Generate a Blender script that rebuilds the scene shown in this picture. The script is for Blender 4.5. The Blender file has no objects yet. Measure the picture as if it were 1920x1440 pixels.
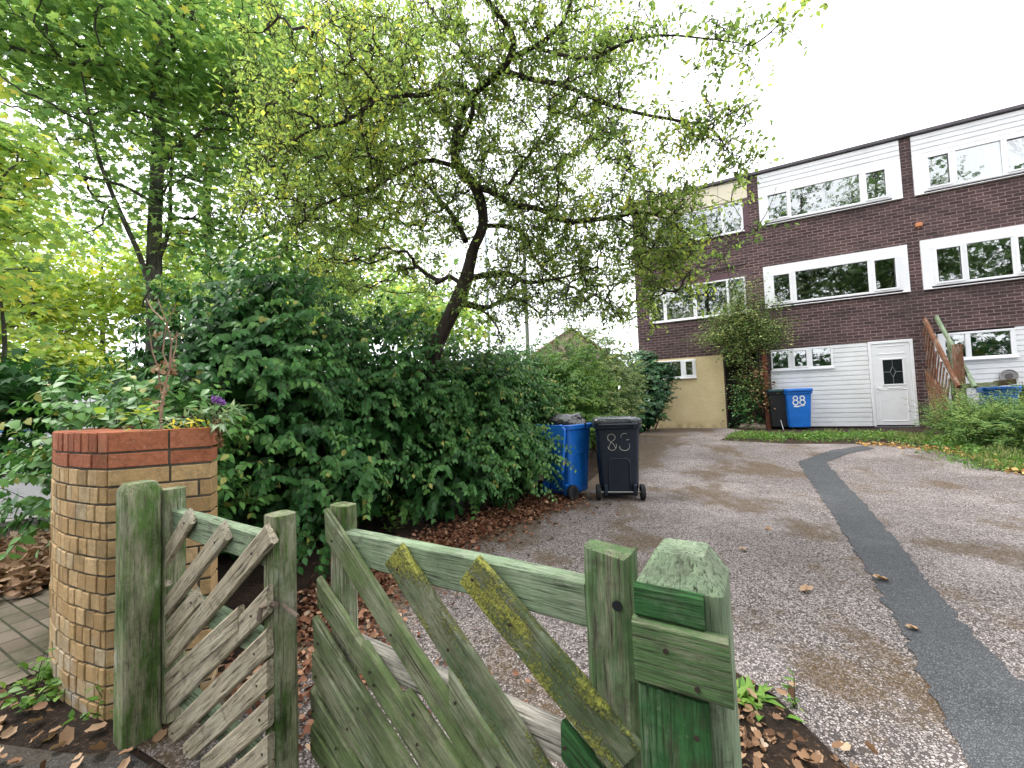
import bpy, bmesh, math, random
import numpy as np
from mathutils import Vector, Matrix, noise as mnoise
random.seed(7); rng = np.random.default_rng(11)
SC = bpy.context.scene; COL = SC.collection
R = math.radians
# ------------------------------------------------------------------ camera
FPX = 760.0; HCAM = 1.3
_p = math.atan(35 / FPX); _r = 0.0355
_F = np.array([0, math.cos(_p), math.sin(_p)]); _U = np.array([0, -math.sin(_p), math.cos(_p)]); _X = np.array([1., 0, 0])
CR = math.cos(_r) * _X - math.sin(_r) * _U; CU = math.cos(_r) * _U + math.sin(_r) * _X; CC = np.array([0, 0, HCAM])
cam = bpy.data.cameras.new('camera'); co = bpy.data.objects.new('camera', cam); COL.objects.link(co)
cam.sensor_width = 36; cam.lens = 36 * FPX / 1920; cam.clip_end = 2000; cam.clip_start = 0.02
co.matrix_world = Matrix(((CR[0], CU[0], -_F[0], 0), (CR[1], CU[1], -_F[1], 0), (CR[2], CU[2], -_F[2], HCAM), (0, 0, 0, 1)))
SC.camera = co
# ------------------------------------------------------------------ world, sun, exposure
SUN_EL, SUN_AZ = R(56), R(-68)
W = bpy.data.worlds.new('World'); SC.world = W; W.use_nodes = True
nt = W.node_tree; nt.nodes.clear()
sky = nt.nodes.new('ShaderNodeTexSky'); sky.sky_type = 'NISHITA'; sky.sun_disc = False
sky.sun_elevation = SUN_EL; sky.sun_rotation = SUN_AZ; sky.air_density = 1.0; sky.dust_density = 3.0
tc = nt.nodes.new('ShaderNodeTexCoord'); nz = nt.nodes.new('ShaderNodeTexNoise'); nz.inputs['Scale'].default_value = 2.2; nz.inputs['Detail'].default_value = 6
nt.links.new(tc.outputs['Generated'], nz.inputs['Vector'])
cr = nt.nodes.new('ShaderNodeValToRGB'); cr.color_ramp.elements[0].position = .3; cr.color_ramp.elements[1].position = .75
cr.color_ramp.elements[0].color = (11.2, 11.5, 12.2, 1); cr.color_ramp.elements[1].color = (14.2, 14.2, 14.4, 1)
nt.links.new(nz.outputs['Fac'], cr.inputs['Fac'])
mx = nt.nodes.new('ShaderNodeMix'); mx.data_type = 'RGBA'; mx.inputs[0].default_value = .9
nt.links.new(sky.outputs[0], mx.inputs[6]); nt.links.new(cr.outputs[0], mx.inputs[7])
bg = nt.nodes.new('ShaderNodeBackground'); bg.inputs['Strength'].default_value = .1
ow = nt.nodes.new('ShaderNodeOutputWorld')
nt.links.new(mx.outputs[2], bg.inputs['Color']); nt.links.new(bg.outputs[0], ow.inputs['Surface'])
sl = bpy.data.lights.new('sun', 'SUN'); sl.energy = 1.3; sl.angle = R(12); sl.color = (1, .97, .92)
so = bpy.data.objects.new('sun', sl); COL.objects.link(so); so.rotation_euler = (R(90) - SUN_EL, 0, -SUN_AZ + R(180)); so.location = (0, 0, 30)
vs = SC.view_settings; vs.view_transform = 'Standard'; vs.look = 'None'; vs.gamma = 1; vs.exposure = 1.3

# ------------------------------------------------------------------ projections (pixel of the 1920 px photograph -> real place)
def ray(x, y): return _F * FPX + CR * (x - 960) + CU * (720 - y)
def at(x, y, Y):
    d = ray(x, y); return CC + d * (Y / d[1])
P0 = np.array([9.30788, 9.92271, 0.0]); FE = np.array([.887097, -.461583, 0]); FN = np.array([-.461583, -.887097, 0])
def fdist(x, y): return (x - P0[0]) * FN[0] + (y - P0[1]) * FN[1]
GZ = .36
def gz(x, y):
    t = np.clip((7.6 - fdist(x, y)) / 7.2, 0, 1); return GZ * t * t * (3 - 2 * t)
def gnd(x, y):
    d = ray(x, y); z = 0.
    for _ in range(30):
        P = CC + d * ((z - HCAM) / d[2]); z = .5 * z + .5 * float(gz(P[0], P[1]))
    return P
def fac(x, y):
    d = ray(x, y); t = ((P0 - CC) @ FN) / (d @ FN); P = CC + d * t; return float((P - P0) @ FE), float(P[2])
def S(x, y): return fac(x, y)[0]
def fpt(s, out, z=0.): return P0 + FE * s + FN * out + np.array([0, 0, z])

# ------------------------------------------------------------------ object helpers
MW = {}
def tag(o, label=None, cat=None, group=None, kind=None):
    if label: o['label'] = label
    if cat: o['category'] = cat
    if group: o['group'] = group
    if kind: o['kind'] = kind
    return o
def thing(name, label, cat, loc=(0, 0, 0), rz=0, group=None):
    o = bpy.data.objects.new(name, None); COL.objects.link(o); o.empty_display_size = .2
    o.location = [float(v) for v in loc]; o.rotation_euler = (0, 0, rz)
    MW[o.name] = Matrix.Translation(Vector([float(v) for v in loc])) @ Matrix.Rotation(rz, 4, 'Z')
    return tag(o, label, cat, group)
class MB:
    def __init__(s): s.v = []; s.f = []; s.mi = []
    def add(s, vs, fs, mi=0):
        b = len(s.v); s.v += [tuple(map(float, v)) for v in vs]; s.f += [tuple(i + b for i in f) for f in fs]; s.mi += [mi] * len(fs); return s
    def box(s, lo, hi, mi=0, M=None, ch=0.0):
        x0, y0, z0 = lo; x1, y1, z1 = hi
        if ch > 0:
            c = min(ch, (x1 - x0) * .45, (y1 - y0) * .45, (z1 - z0) * .45); bm = bmesh.new()
            bmesh.ops.create_cube(bm, size=1)
            for v in bm.verts: v.co = Vector(((x0 + x1) / 2 + v.co.x * (x1 - x0), (y0 + y1) / 2 + v.co.y * (y1 - y0), (z0 + z1) / 2 + v.co.z * (z1 - z0)))
            bmesh.ops.bevel(bm, geom=bm.edges[:], offset=c, segments=1, affect='EDGES')
            bm.verts.index_update()
            vs = [v.co.copy() for v in bm.verts]; fs = [[v.index for v in f.verts] for f in bm.faces]; bm.free()
        else:
            vs = [Vector(p) for p in ((x0, y0, z0), (x1, y0, z0), (x1, y1, z0), (x0, y1, z0), (x0, y0, z1), (x1, y0, z1), (x1, y1, z1), (x0, y1, z1))]
            fs = [(3, 2, 1, 0), (4, 5, 6, 7), (0, 1, 5, 4), (1, 2, 6, 5), (2, 3, 7, 6), (3, 0, 4, 7)]
        if M is not None: vs = [M @ v for v in vs]
        return s.add(vs, fs, mi)
    def tube(s, pts, rad, n=6, mi=0, cap=True):
        pts = [Vector([float(c) for c in p]) for p in pts]
        if not hasattr(rad, '__len__'): rad = [rad] * len(pts)
        t0 = (pts[1] - pts[0]).normalized(); a = Vector((0, 0, 1)) if abs(t0.z) < .9 else Vector((1, 0, 0))
        u = t0.cross(a).normalized(); vs = []
        for i, p in enumerate(pts):
            t = (pts[min(i + 1, len(pts) - 1)] - pts[max(i - 1, 0)])
            if t.length < 1e-9: t = t0.copy()
            t.normalize(); u = (u - t * u.dot(t)); u = u.normalized() if u.length > 1e-6 else t.orthogonal().normalized()
            w = t.cross(u)
            for k in range(n):
                an = 2 * math.pi * k / n; vs.append(p + (u * math.cos(an) + w * math.sin(an)) * rad[i])
        fs = [(i * n + k, i * n + (k + 1) % n, (i + 1) * n + (k + 1) % n, (i + 1) * n + k) for i in range(len(pts) - 1) for k in range(n)]
        if cap: fs += [tuple(reversed(range(n))), tuple(range((len(pts) - 1) * n, len(pts) * n))]
        return s.add(vs, fs, mi)
    def prism(s, poly, z0, z1, mi=0):
        n = len(poly); a = sum(poly[i][0] * poly[(i + 1) % n][1] - poly[(i + 1) % n][0] * poly[i][1] for i in range(n))
        if a < 0: poly = poly[::-1]
        vs = [(p[0], p[1], z0) for p in poly] + [(p[0], p[1], z1) for p in poly]
        fs = [tuple(reversed(range(n))), tuple(range(n, 2 * n))] + [(i, (i + 1) % n, n + (i + 1) % n, n + i) for i in range(n)]
        return s.add(vs, fs, mi)
    def loft(s, secs, mi=0, cap0=True, cap1=True):
        n = len(secs[0]); vs = [p for q in secs for p in q]
        fs = [(i * n + k, i * n + (k + 1) % n, (i + 1) * n + (k + 1) % n, (i + 1) * n + k) for i in range(len(secs) - 1) for k in range(n)]
        if cap0: fs.append(tuple(reversed(range(n))))
        if cap1: fs.append(tuple(range((len(secs) - 1) * n, len(secs) * n)))
        return s.add(vs, fs, mi)
def smoothit(me, ang=40):
    try:
        me.polygons.foreach_set('use_smooth', [True] * len(me.polygons)); me.set_sharp_from_angle(angle=R(ang))
    except Exception: pass
def put(name, me, mats, parent=None, local=None):
    for m in (mats if isinstance(mats, (list, tuple)) else [mats]): me.materials.append(m)
    o = bpy.data.objects.new(name, me); COL.objects.link(o)
    if parent is not None: o.parent = parent
    if local is not None: o.matrix_local = local; o.matrix_basis = local
    MW[o.name] = (MW[parent.name] if parent is not None else Matrix()) @ (local if local is not None else Matrix())
    return o
def mk(name, mb, mats, parent=None, smooth=0, world=False, bevel=0):
    """one mesh object; world=True: vertices are world coordinates and are moved into the parent's frame"""
    me = bpy.data.meshes.new(name); vs = mb.v
    if world and parent is not None:
        I = MW[parent.name].inverted(); vs = [I @ Vector(v) for v in vs]
    me.from_pydata(vs, [], mb.f); me.polygons.foreach_set('material_index', mb.mi)
    if bevel:
        bm = bmesh.new(); bm.from_mesh(me); bmesh.ops.remove_doubles(bm, verts=bm.verts, dist=1e-5)
        bmesh.ops.bevel(bm, geom=[e for e in bm.edges if e.is_manifold and e.calc_face_angle(0) > .5], offset=bevel, segments=2, affect='EDGES'); bm.to_mesh(me); bm.free()
    if smooth: smoothit(me, smooth)
    me.update()
    return put(name, me, mats, parent)
def tree_copy(root, loc, rz, label=None, group=None):
    def cp(o, par):
        c = o.copy(); COL.objects.link(c); c.parent = par
        if par is not None: c.matrix_basis = o.matrix_basis.copy()
        for ch in list(o.children): cp(ch, c)
        return c
    c = cp(root, None); c.location = [float(v) for v in loc]; c.rotation_euler = (0, 0, rz)
    MW[c.name] = Matrix.Translation(Vector(c.location)) @ Matrix.Rotation(rz, 4, 'Z')
    if label: c['label'] = label
    if group: c['group'] = group
    return c

# ------------------------------------------------------------------ materials
class NT:
    def __init__(s, name):
        s.m = bpy.data.materials.new(name); s.m.use_nodes = True; s.t = s.m.node_tree; s.t.nodes.clear()
        s.out = s.t.nodes.new('ShaderNodeOutputMaterial')
    def n(s, ty, **kw):
        nd = s.t.nodes.new('ShaderNode' + ty)
        for k, v in kw.items():
            if k.startswith('_'): setattr(nd, k[1:], v)
            else:
                key = k.replace('__', ' ')
                if key.isdigit(): key = int(key)
                s.set(nd.inputs[key], v)
        return nd
    def set(s, i, v):
        if hasattr(v, 'is_output'): s.t.links.new(v, i)
        elif hasattr(v, 'outputs'): s.t.links.new(v.outputs[0], i)
        else:
            if isinstance(v, tuple) and len(v) == 3 and i.type == 'RGBA': v = v + (1,)
            i.default_value = v
    def coord(s, kind='Object', scale=(1, 1, 1), rot=(0, 0, 0), rand=False):
        c = s.n('TexCoord').outputs[kind]
        if rand:
            oi = s.n('ObjectInfo').outputs['Random']
            c = s.n('VectorMath', _operation='ADD', **{'0': c, '1': s.n('VectorMath', _operation='MULTIPLY', **{'0': s.n('CombineXYZ', X=oi, Y=oi, Z=oi), '1': (17., 31., 23.)})}).outputs[0]
        mp = s.n('Mapping', Vector=c, Scale=scale, Rotation=rot); return mp.outputs[0]
    def noise(s, v, sc, det=4, ro=.55, dist=0): return s.n('TexNoise', Vector=v, Scale=sc, Detail=det, Roughness=ro, Distortion=dist).outputs['Fac']
    def ramp(s, f, stops, interp='LINEAR'):
        r = s.n('ValToRGB', Fac=f); e = r.color_ramp.elements; r.color_ramp.interpolation = interp
        while len(e) < len(stops): e.new(.5)
        for k, (p, c) in enumerate(stops):
            e[k].position = p; e[k].color = (c if isinstance(c, tuple) else (c, c, c)) + ((1,) if not isinstance(c, tuple) or len(c) == 3 else ())
        return r.outputs[0]
    def mix(s, f, a, b, mode='MIX'):
        m = s.t.nodes.new('ShaderNodeMix'); m.data_type = 'RGBA'; m.blend_type = mode
        s.set(m.inputs[0], f); s.set(m.inputs[6], a); s.set(m.inputs[7], b); return m.outputs[2]
    def math(s, op, a, b=0., c=None):
        kw = {'0': a, '1': b}
        if c is not None: kw['2'] = c
        return s.n('Math', _operation=op, **kw).outputs[0]
    def done(s, base, rough=.7, bump=None, bd=.01, bs=.5, spec=.4, metal=0, coat=0, alpha=None):
        p = s.n('BsdfPrincipled'); s.set(p.inputs['Base Color'], base); s.set(p.inputs['Roughness'], rough)
        p.inputs['Specular IOR Level'].default_value = spec; s.set(p.inputs['Metallic'], metal)
        if coat: p.inputs['Coat Weight'].default_value = coat
        if bump is not None:
            b = s.n('Bump', Height=bump, Distance=bd, Strength=bs); s.t.links.new(b.outputs[0], p.inputs['Normal'])
        s.t.links.new(p.outputs[0], s.out.inputs['Surface']); return s.m
def plain(name, c, rough=.5, var=.12, sc=6., bump=.002, metal=0, spec=.4, bsc=40):
    t = NT(name); v = t.coord('Object', rand=True); f = t.noise(v, sc, 6, .65)
    c2 = tuple(x * (1 - var * 1.6) for x in c); c3 = tuple(min(1, x * (1 + var)) for x in c)
    col = t.ramp(f, [(.3, c2), (.7, c3)])
    return t.done(col, t.ramp(t.noise(v, sc * 2.3, 4), [(.3, max(.05, rough - .12)), (.7, min(1, rough + .12))]), t.noise(v, bsc, 5), bump, .6, spec, metal)
def leafmat(name, stops, rough=.5, trans=.3, spec=.4, tcol=1.5):
    t = NT(name); a = t.n('Attribute', _attribute_name='rnd').outputs['Fac']; col = t.ramp(a, stops)
    p = t.n('BsdfPrincipled'); t.set(p.inputs['Base Color'], col); t.set(p.inputs['Roughness'], rough); p.inputs['Specular IOR Level'].default_value = spec
    tr = t.n('BsdfTranslucent', Color=t.mix(1.0, col, (tcol, tcol * 1.05, tcol * .8), 'MULTIPLY'))
    ms = t.n('MixShader', Fac=trans); t.t.links.new(p.outputs[0], ms.inputs[1]); t.t.links.new(tr.outputs[0], ms.inputs[2])
    t.t.links.new(ms.outputs[0], t.out.inputs['Surface']); return t.m
def wood(name, bare, paint, pamt=.5, moss=0., mosscol=(.30, .34, .045), dark=.5, pale=.5):
    t = NT(name); v = t.coord('Object', rand=True)
    vs_ = t.n('Mapping', Vector=v, Scale=(1.3, 20, 20)).outputs[0]; vf = t.n('Mapping', Vector=v, Scale=(3, 75, 75)).outputs[0]
    g = t.noise(vs_, 3.0, 8, .72, .5); g2 = t.noise(vf, 2.2, 5, .65, .3); blot = t.noise(t.n('Mapping', Vector=v, Scale=(.8, 3.2, 3.2)).outputs[0], 4.2, 7, .72)
    bcol = t.ramp(g, [(.28, tuple(x * .35 for x in bare)), (.48, bare), (.72, tuple(min(1, x * 1.65) for x in bare))])
    pcol = t.ramp(t.math('ADD', t.math('MULTIPLY', t.noise(v, 8, 6, .7), .6), t.math('MULTIPLY', g, .4)), [(.34, tuple(x * dark for x in paint)), (.52, paint), (.7, tuple(min(1, x * 1.5) for x in paint))])
    pm = t.math('ADD', t.math('MULTIPLY', blot, .62), t.math('MULTIPLY', t.math('ADD', t.math('MULTIPLY', g, .5), t.math('MULTIPLY', g2, .5)), .62))
    th = 1.0 - pamt * .75
    col = t.mix(t.ramp(pm, [(th - .07, 0.), (th + .07, 1.)]), bcol, pcol)
    pl_m = t.math('MULTIPLY', t.ramp(t.noise(v, 4.2, 5, .65), [(.50, 0.), (.64, 1.)]), t.ramp(g2, [(.42, 0.), (.58, 1.)]))   # worn, bleached streaks
    col = t.mix(t.math('MULTIPLY', pl_m, pale), col, (.46, .45, .37))
    col = t.mix(t.ramp(g2, [(.33, .9), (.47, 0.)]), col, (.022, .022, .014))
    col = t.mix(t.ramp(g, [(.30, .9), (.40, 0.)]), col, (.02, .018, .012))
    col = t.mix(t.ramp(t.noise(v, 13, 7, .75), [(.34, .7), (.46, 0.)]), col, tuple(x * .3 for x in bare))
    sp = t.n('TexVoronoi', Vector=v, Scale=70.); spm = t.math('MULTIPLY', t.ramp(sp.outputs['Distance'], [(.16, 1.), (.26, 0.)]), t.ramp(t.noise(v, 9, 3), [(.58, 0.), (.72, .28)]))
    col = t.mix(spm, col, (.36, .40, .26))
    if moss:
        mm = t.math('ADD', t.math('ADD', t.math('MULTIPLY', t.noise(t.n('Mapping', Vector=v, Scale=(.8, 2.4, 2.4)).outputs[0], 4.5, 5, .65), .8), t.math('MULTIPLY', t.noise(v, 120, 4, .7), .42)), t.math('MULTIPLY', g, .15))
        lim = .98 - moss * .5
        mk_ = t.ramp(mm, [(lim - .03, 0.), (lim + .07, .95)])
        col = t.mix(mk_, col, t.ramp(t.noise(v, 150, 5, .75), [(.32, tuple(x * .28 for x in mosscol)), (.55, mosscol), (.75, tuple(x * 1.3 for x in mosscol))]))
        bh = t.math('ADD', g, t.math('MULTIPLY', t.math('MULTIPLY', mk_, t.noise(v, 220, 3)), 1.8))
    else: bh = t.math('ADD', g, t.math('MULTIPLY', g2, .6))
    return t.done(col, .88, bh, .008, 1., .15)

M = {}
def brickwall():
    t = NT('dark_brick'); c = t.coord('Object'); sx = t.n('SeparateXYZ', Vector=c)
    v = t.n('CombineXYZ', X=t.math('ADD', sx.outputs[0], sx.outputs[1]), Y=sx.outputs[2]).outputs[0]
    b = t.n('TexBrick', Vector=v, Scale=1.0, Color1=(.072, .041, .041), Color2=(.160, .098, .092), Mortar=(.36, .26, .25), Bias=-.1)
    b.inputs['Mortar Size'].default_value = .0085; b.inputs['Mortar Smooth'].default_value = .15; b.inputs['Brick Width'].default_value = .228; b.inputs['Row Height'].default_value = .0795
    st = t.noise(t.n('Mapping', Vector=c, Scale=(.7, .7, 1.6)).outputs[0], 1.3, 6, .7)
    col = t.mix(t.ramp(st, [(.35, .75), (.62, 0.)]), b.outputs[0], (.05, .038, .04))
    col = t.mix(t.ramp(t.noise(c, 2.1, 5, .7), [(.58, 0.), (.8, .4)]), col, (.2, .16, .16))
    col = t.mix(t.ramp(t.noise(c, 45, 3), [(.35, .35), (.6, 0.)]), col, (.02, .014, .014))
    return t.done(col, .85, t.math('SUBTRACT', t.math('MULTIPLY', t.noise(c, 60, 4), .4), b.outputs[1]), .008, .7, .25)
M['brick'] = brickwall()
M['white'] = plain('white_upvc', (.82, .82, .84), .35, .03, 3, .001)
M['clad'] = plain('white_cladding', (.80, .80, .81), .45, .07, 1.5, .001)
M['cream'] = plain('cream_panel', (.72, .65, .50), .6, .06, 1.2, .002)
def render_mat():
    t = NT('yellow_render'); v = t.coord('Object')
    f = t.noise(v, 2.2, 6, .65); col = t.ramp(f, [(.3, (.60, .48, .27)), (.7, (.71, .59, .36))])
    sx = t.n('SeparateXYZ', Vector=v)
    col = t.mix(t.math('MULTIPLY', t.ramp(sx.outputs[2], [(.34, 1.), (.62, 0.)]), t.ramp(t.noise(v, 5, 5), [(.35, 0.), (.7, 1.)])), col, (.2, .15, .07))
    return t.done(col, .9, t.noise(t.n('Mapping', Vector=v, Scale=(1, 1, 2.4)).outputs[0], 9, 6, .65), .014, .7, .2)
M['yellow'] = render_mat()
M['purple'] = plain('maroon_panel', (.115, .062, .072), .6, .12, 3, .002)
M['felt'] = plain('roof_edge', (.10, .09, .10), .7, .15, 3, .003)
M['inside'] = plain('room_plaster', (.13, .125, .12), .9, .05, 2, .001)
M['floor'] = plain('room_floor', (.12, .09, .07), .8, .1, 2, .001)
M['black'] = plain('black_plastic', (.014, .015, .018), .45, .15, 8, .001, spec=.45)
M['tyre'] = plain('black_rubber', (.017, .017, .018), .75, .2, 9, .001)
M['navy'] = plain('dark_bin_plastic', (.010, .017, .032), .40, .18, 5, .0015, spec=.5)
M['blue'] = plain('blue_bin_plastic', (.010, .15, .58), .38, .12, 5, .0015, spec=.5)
M['steel'] = plain('galvanised_steel', (.45, .45, .45), .4, .1, 9, .001, metal=.9)
M['paintwhite'] = plain('white_paint_marks', (.80, .80, .80), .6, .05, 20, .001)
M['chalk'] = plain('chalky_marks', (.48, .47, .42), .8, .15, 60, .001)
M['orange'] = plain('orange_box', (.62, .24, .10), .5, .1, 5, .001)
def glass():
    t = NT('window_glass'); tr = t.n('BsdfTransparent', Color=(.62, .68, .66)); gl = t.n('BsdfGlossy', Color=(1, 1, 1), Roughness=.015)
    v = t.coord('Object'); b = t.n('Bump', Height=t.noise(v, 3.5, 3), Distance=.0022, Strength=.4); t.t.links.new(b.outputs[0], gl.inputs['Normal'])
    fr = t.n('Fresnel', IOR=1.9); f = t.math('ADD', t.math('MULTIPLY', fr.outputs[0], 1.1), .16)
    ms = t.n('MixShader', Fac=f); t.t.links.new(tr.outputs[0], ms.inputs[1]); t.t.links.new(gl.outputs[0], ms.inputs[2]); t.t.links.new(ms.outputs[0], t.out.inputs['Surface']); return t.m
M['glass'] = glass()
M['curtain'] = plain('net_curtain', (.50, .47, .42), .9, .1, 6, .002)
def bark(name, a, b, sc=14):
    t = NT(name); v = t.n('Mapping', Vector=t.coord('Object'), Scale=(1, 1, .28)).outputs[0]
    f = t.noise(v, sc, 7, .7, .4); col = t.ramp(f, [(.3, a), (.65, b)])
    col = t.mix(t.ramp(t.noise(v, 3.5, 4), [(.52, 0.), (.68, .6)]), col, (.07, .085, .035))
    return t.done(col, .92, f, .02, .9, .15)
M['bark_dark'] = bark('gnarled_bark', (.018, .014, .014), (.085, .066, .056))
M['bark_grey'] = bark('maple_bark', (.022, .022, .018), (.10, .095, .078))
M['twig'] = bark('twig_bark', (.03, .022, .014), (.09, .065, .04))
M['dead'] = plain('dead_stem', (.33, .20, .14), .85, .3, 20, .002)
M['redpost'] = plain('reddish_timber', (.20, .065, .035), .8, .3, 12, .004)
M['stone'] = plain('garden_stone', (.20, .165, .12), .9, .3, 6, .02, bsc=12)
def litter_mat(): return leafmat('dry_leaf', [(0., (.06, .026, .016)), (.35, (.16, .065, .036)), (.62, (.28, .135, .08)), (.82, (.40, .24, .15)), (1., (.48, .35, .24))], .75, .12, .2, 1.2)
M['litter'] = litter_mat()
M['litter_tan'] = leafmat('dry_tan_leaf', [(0., (.10, .05, .028)), (.4, (.26, .15, .085)), (.8, (.44, .30, .19)), (1., (.52, .40, .29))], .75, .12, .2, 1.2)

def earth():
    t = NT('earth'); v = t.coord('Object'); f = t.noise(v, 3.2, 8, .7)
    col = t.ramp(f, [(.3, (.012, .009, .007)), (.55, (.038, .025, .017)), (.75, (.085, .055, .036))])
    col = t.mix(t.ramp(t.noise(v, 55, 3), [(.55, 0.), (.75, .7)]), col, (.22, .13, .08))
    return t.done(col, .95, t.noise(v, 40, 6, .7), .03, 1., .2)
M['earth'] = earth()
def asphalt(name, chip_lo, chip_hi, tar, scale, stain=None, stain_amt=.5, gap=.35):
    t = NT(name); v = t.coord('Object')
    wob = t.n('VectorMath', _operation='ADD', **{'0': v, '1': t.n('VectorMath', _operation='SCALE', **{'0': t.n('TexNoise', Vector=v, Scale=35., Detail=2.).outputs['Color'], 'Scale': .012}).outputs[0]}).outputs[0]
    vo = t.n('TexVoronoi', Vector=wob, Scale=scale, Randomness=1.); ed = t.n('TexVoronoi', Vector=wob, Scale=scale, Randomness=1., _feature='DISTANCE_TO_EDGE')
    cs = t.n('SeparateColor', Color=vo.outputs['Color'])
    chip = t.ramp(cs.outputs[0], [(0., chip_lo), (.55, tuple((a + b) / 2 for a, b in zip(chip_lo, chip_hi))), (1., chip_hi)])
    edge = t.ramp(ed.outputs['Distance'], [(.03, 0.), (.14, 1.)])
    gone = t.ramp(cs.outputs[1], [(gap - .02, 0.), (gap + .02, 1.)])
    big = t.noise(v, 1.1, 6, .65)
    bare = t.math('MULTIPLY', edge, gone)
    col = t.mix(bare, t.ramp(t.noise(v, 130, 3), [(.3, tuple(x * .5 for x in tar)), (.7, tuple(x * 1.5 for x in tar))]), chip)
    col = t.mix(t.ramp(big, [(.35, .30), (.62, 0.)]), col, tuple(x * .8 for x in tar))
    col = t.mix(t.ramp(t.noise(v, .55, 5, .6), [(.5, 0.), (.72, .22)]), col, tuple(min(1, x * 1.15) for x in chip_hi))
    if stain:
        sm = t.math('ADD', t.noise(t.n('Mapping', Vector=v, Scale=(1.25, .8, 1)).outputs[0], 1.05, 7, .66), t.math('MULTIPLY', t.noise(v, 28, 4), .16))
        # more moss towards the planted left edge of the drive
        sx = t.n('SeparateXYZ', Vector=v); dl = t.math('SUBTRACT', t.math('MULTIPLY', sx.outputs[0], .83), t.math('MULTIPLY', t.math('SUBTRACT', sx.outputs[1], 4.4), .56))
        sm = t.math('ADD', sm, t.ramp(dl, [(0., .16), (.22, .10), (.6, .0)]))
        k = t.ramp(sm, [(.70 - stain_amt * .06, 0.), (.80 - stain_amt * .06, .88)])
        col = t.mix(k, col, t.mix(t.math('MULTIPLY', bare, .22), t.ramp(t.noise(v, 50, 4), [(.3, tuple(x * .4 for x in stain)), (.7, stain)]), chip))
    h = t.math('MULTIPLY', bare, t.math('ADD', cs.outputs[2], .6))
    return t.done(col, t.ramp(t.noise(v, 3, 4), [(.3, .62), (.7, .9)]), t.math('ADD', h, t.math('MULTIPLY', t.noise(v, 300, 2), .3)), .006, .85, .35)
M['drive'] = asphalt('worn_chipping_tarmac', (.22, .18, .165), (.60, .525, .495), (.062, .052, .047), 92, (.125, .075, .026), 1.9, .22)
M['patch'] = asphalt('dark_tarmac_patch', (.075, .080, .085), (.20, .205, .21), (.045, .048, .052), 150, None, 0, .2)
M['path'] = asphalt('old_pavement_tarmac', (.03, .03, .03), (.12, .115, .105), (.018, .017, .016), 120, (.06, .042, .022), .8, .3)
M['road'] = asphalt('road_tarmac', (.15, .15, .155), (.30, .30, .31), (.10, .10, .105), 80, None, 0, .2)
def paving():
    t = NT('block_paving'); v = t.coord('Object', rot=(0, 0, R(28)))
    b = t.n('TexBrick', Vector=v, Scale=1., Color1=(.115, .09, .066), Color2=(.20, .165, .125), Mortar=(.03, .035, .016), Bias=0.)
    b.inputs['Mortar Size'].default_value = .006; b.inputs['Brick Width'].default_value = .2; b.inputs['Row Height'].default_value = .1; b.inputs['Mortar Smooth'].default_value = .3
    col = t.mix(t.ramp(t.noise(v, 2.4, 6, .7), [(.45, 0.), (.65, .8)]), b.outputs[0], (.055, .06, .028))
    return t.done(col, .85, t.math('SUBTRACT', t.math('MULTIPLY', t.noise(v, 60, 4), .4), b.outputs[1]), .008, .8, .25)
M['paving'] = paving()
M['kerb'] = plain('concrete_kerb', (.30, .29, .27), .9, .2, 8, .006)

# ------------------------------------------------------------------ ground
def drape(name, poly, off, mat, step=.4):
    bm = bmesh.new(); f = bm.faces.new([bm.verts.new((float(p[0]), float(p[1]), 0)) for p in poly])
    xs = [p[0] for p in poly]; ys = [p[1] for p in poly]
    for ax, lo, hi in ((0, min(xs), max(xs)), (1, min(ys), max(ys))):
        st = max(step, (hi - lo) / 90); k = math.ceil(lo / st)
        while k * st < hi:
            c = [0, 0, 0]; c[ax] = k * st; no = [0, 0, 0]; no[ax] = 1
            bmesh.ops.bisect_plane(bm, geom=bm.verts[:] + bm.edges[:] + bm.faces[:], plane_co=c, plane_no=no); k += 1
    bmesh.ops.triangulate(bm, faces=bm.faces[:])
    for v in bm.verts: v.co.z = float(gz(v.co.x, v.co.y)) + off
    for f in bm.faces:
        f.normal_update()
        if f.normal.z < 0: f.normal_flip()
    me = bpy.data.meshes.new(name); bm.to_mesh(me); bm.free()
    return tag(put(name, me, mat), kind='structure')
gx = np.concatenate([[-600, -250, -100, -60, -40, -28], np.arange(-20, 20.1, .4), [28, 40, 60, 100, 250, 600]])
gy = np.concatenate([[-300, -100, -50, -25, -12], np.arange(-6, 20.1, .4), [28, 40, 60, 100, 250, 600]])
mb = MB(); GXm, GYm = np.meshgrid(gx, gy); ZZ = gz(GXm, GYm)
mb.v = [tuple(map(float, p)) for p in zip(GXm.ravel(), GYm.ravel(), ZZ.ravel())]; nx = len(gx)
mb.f = [(j * nx + i, j * nx + i + 1, (j + 1) * nx + i + 1, (j + 1) * nx + i) for j in range(len(gy) - 1) for i in range(nx - 1)]; mb.mi = [0] * len(mb.f)
tag(mk('ground', mb, M['earth'], smooth=60), kind='structure')
drive_edge = [(-1.55, 1.66), (-1.22, 2.35), (-.92, 3.2), (-.45, 4.0), (.22, 4.72), (.85, 5.8), (1.75, 7.7), (2.9, 10.0), fpt(-5.7, .02), fpt(-3.7, .02), fpt(-3.3, .9)]
drive_right = [gnd(1350, 826), gnd(1480, 833), gnd(1600, 833), gnd(1700, 838), gnd(1790, 850), gnd(1860, 868), gnd(1920, 892), (7.6, 4.6), (7.0, 2.6), (5.6, .6), (4.4, -1.2), (.15, -1.2), (.10, .88)]
drape('driveway', [(p[0], p[1]) for p in drive_edge + drive_right], .008, M['drive'])
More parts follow.
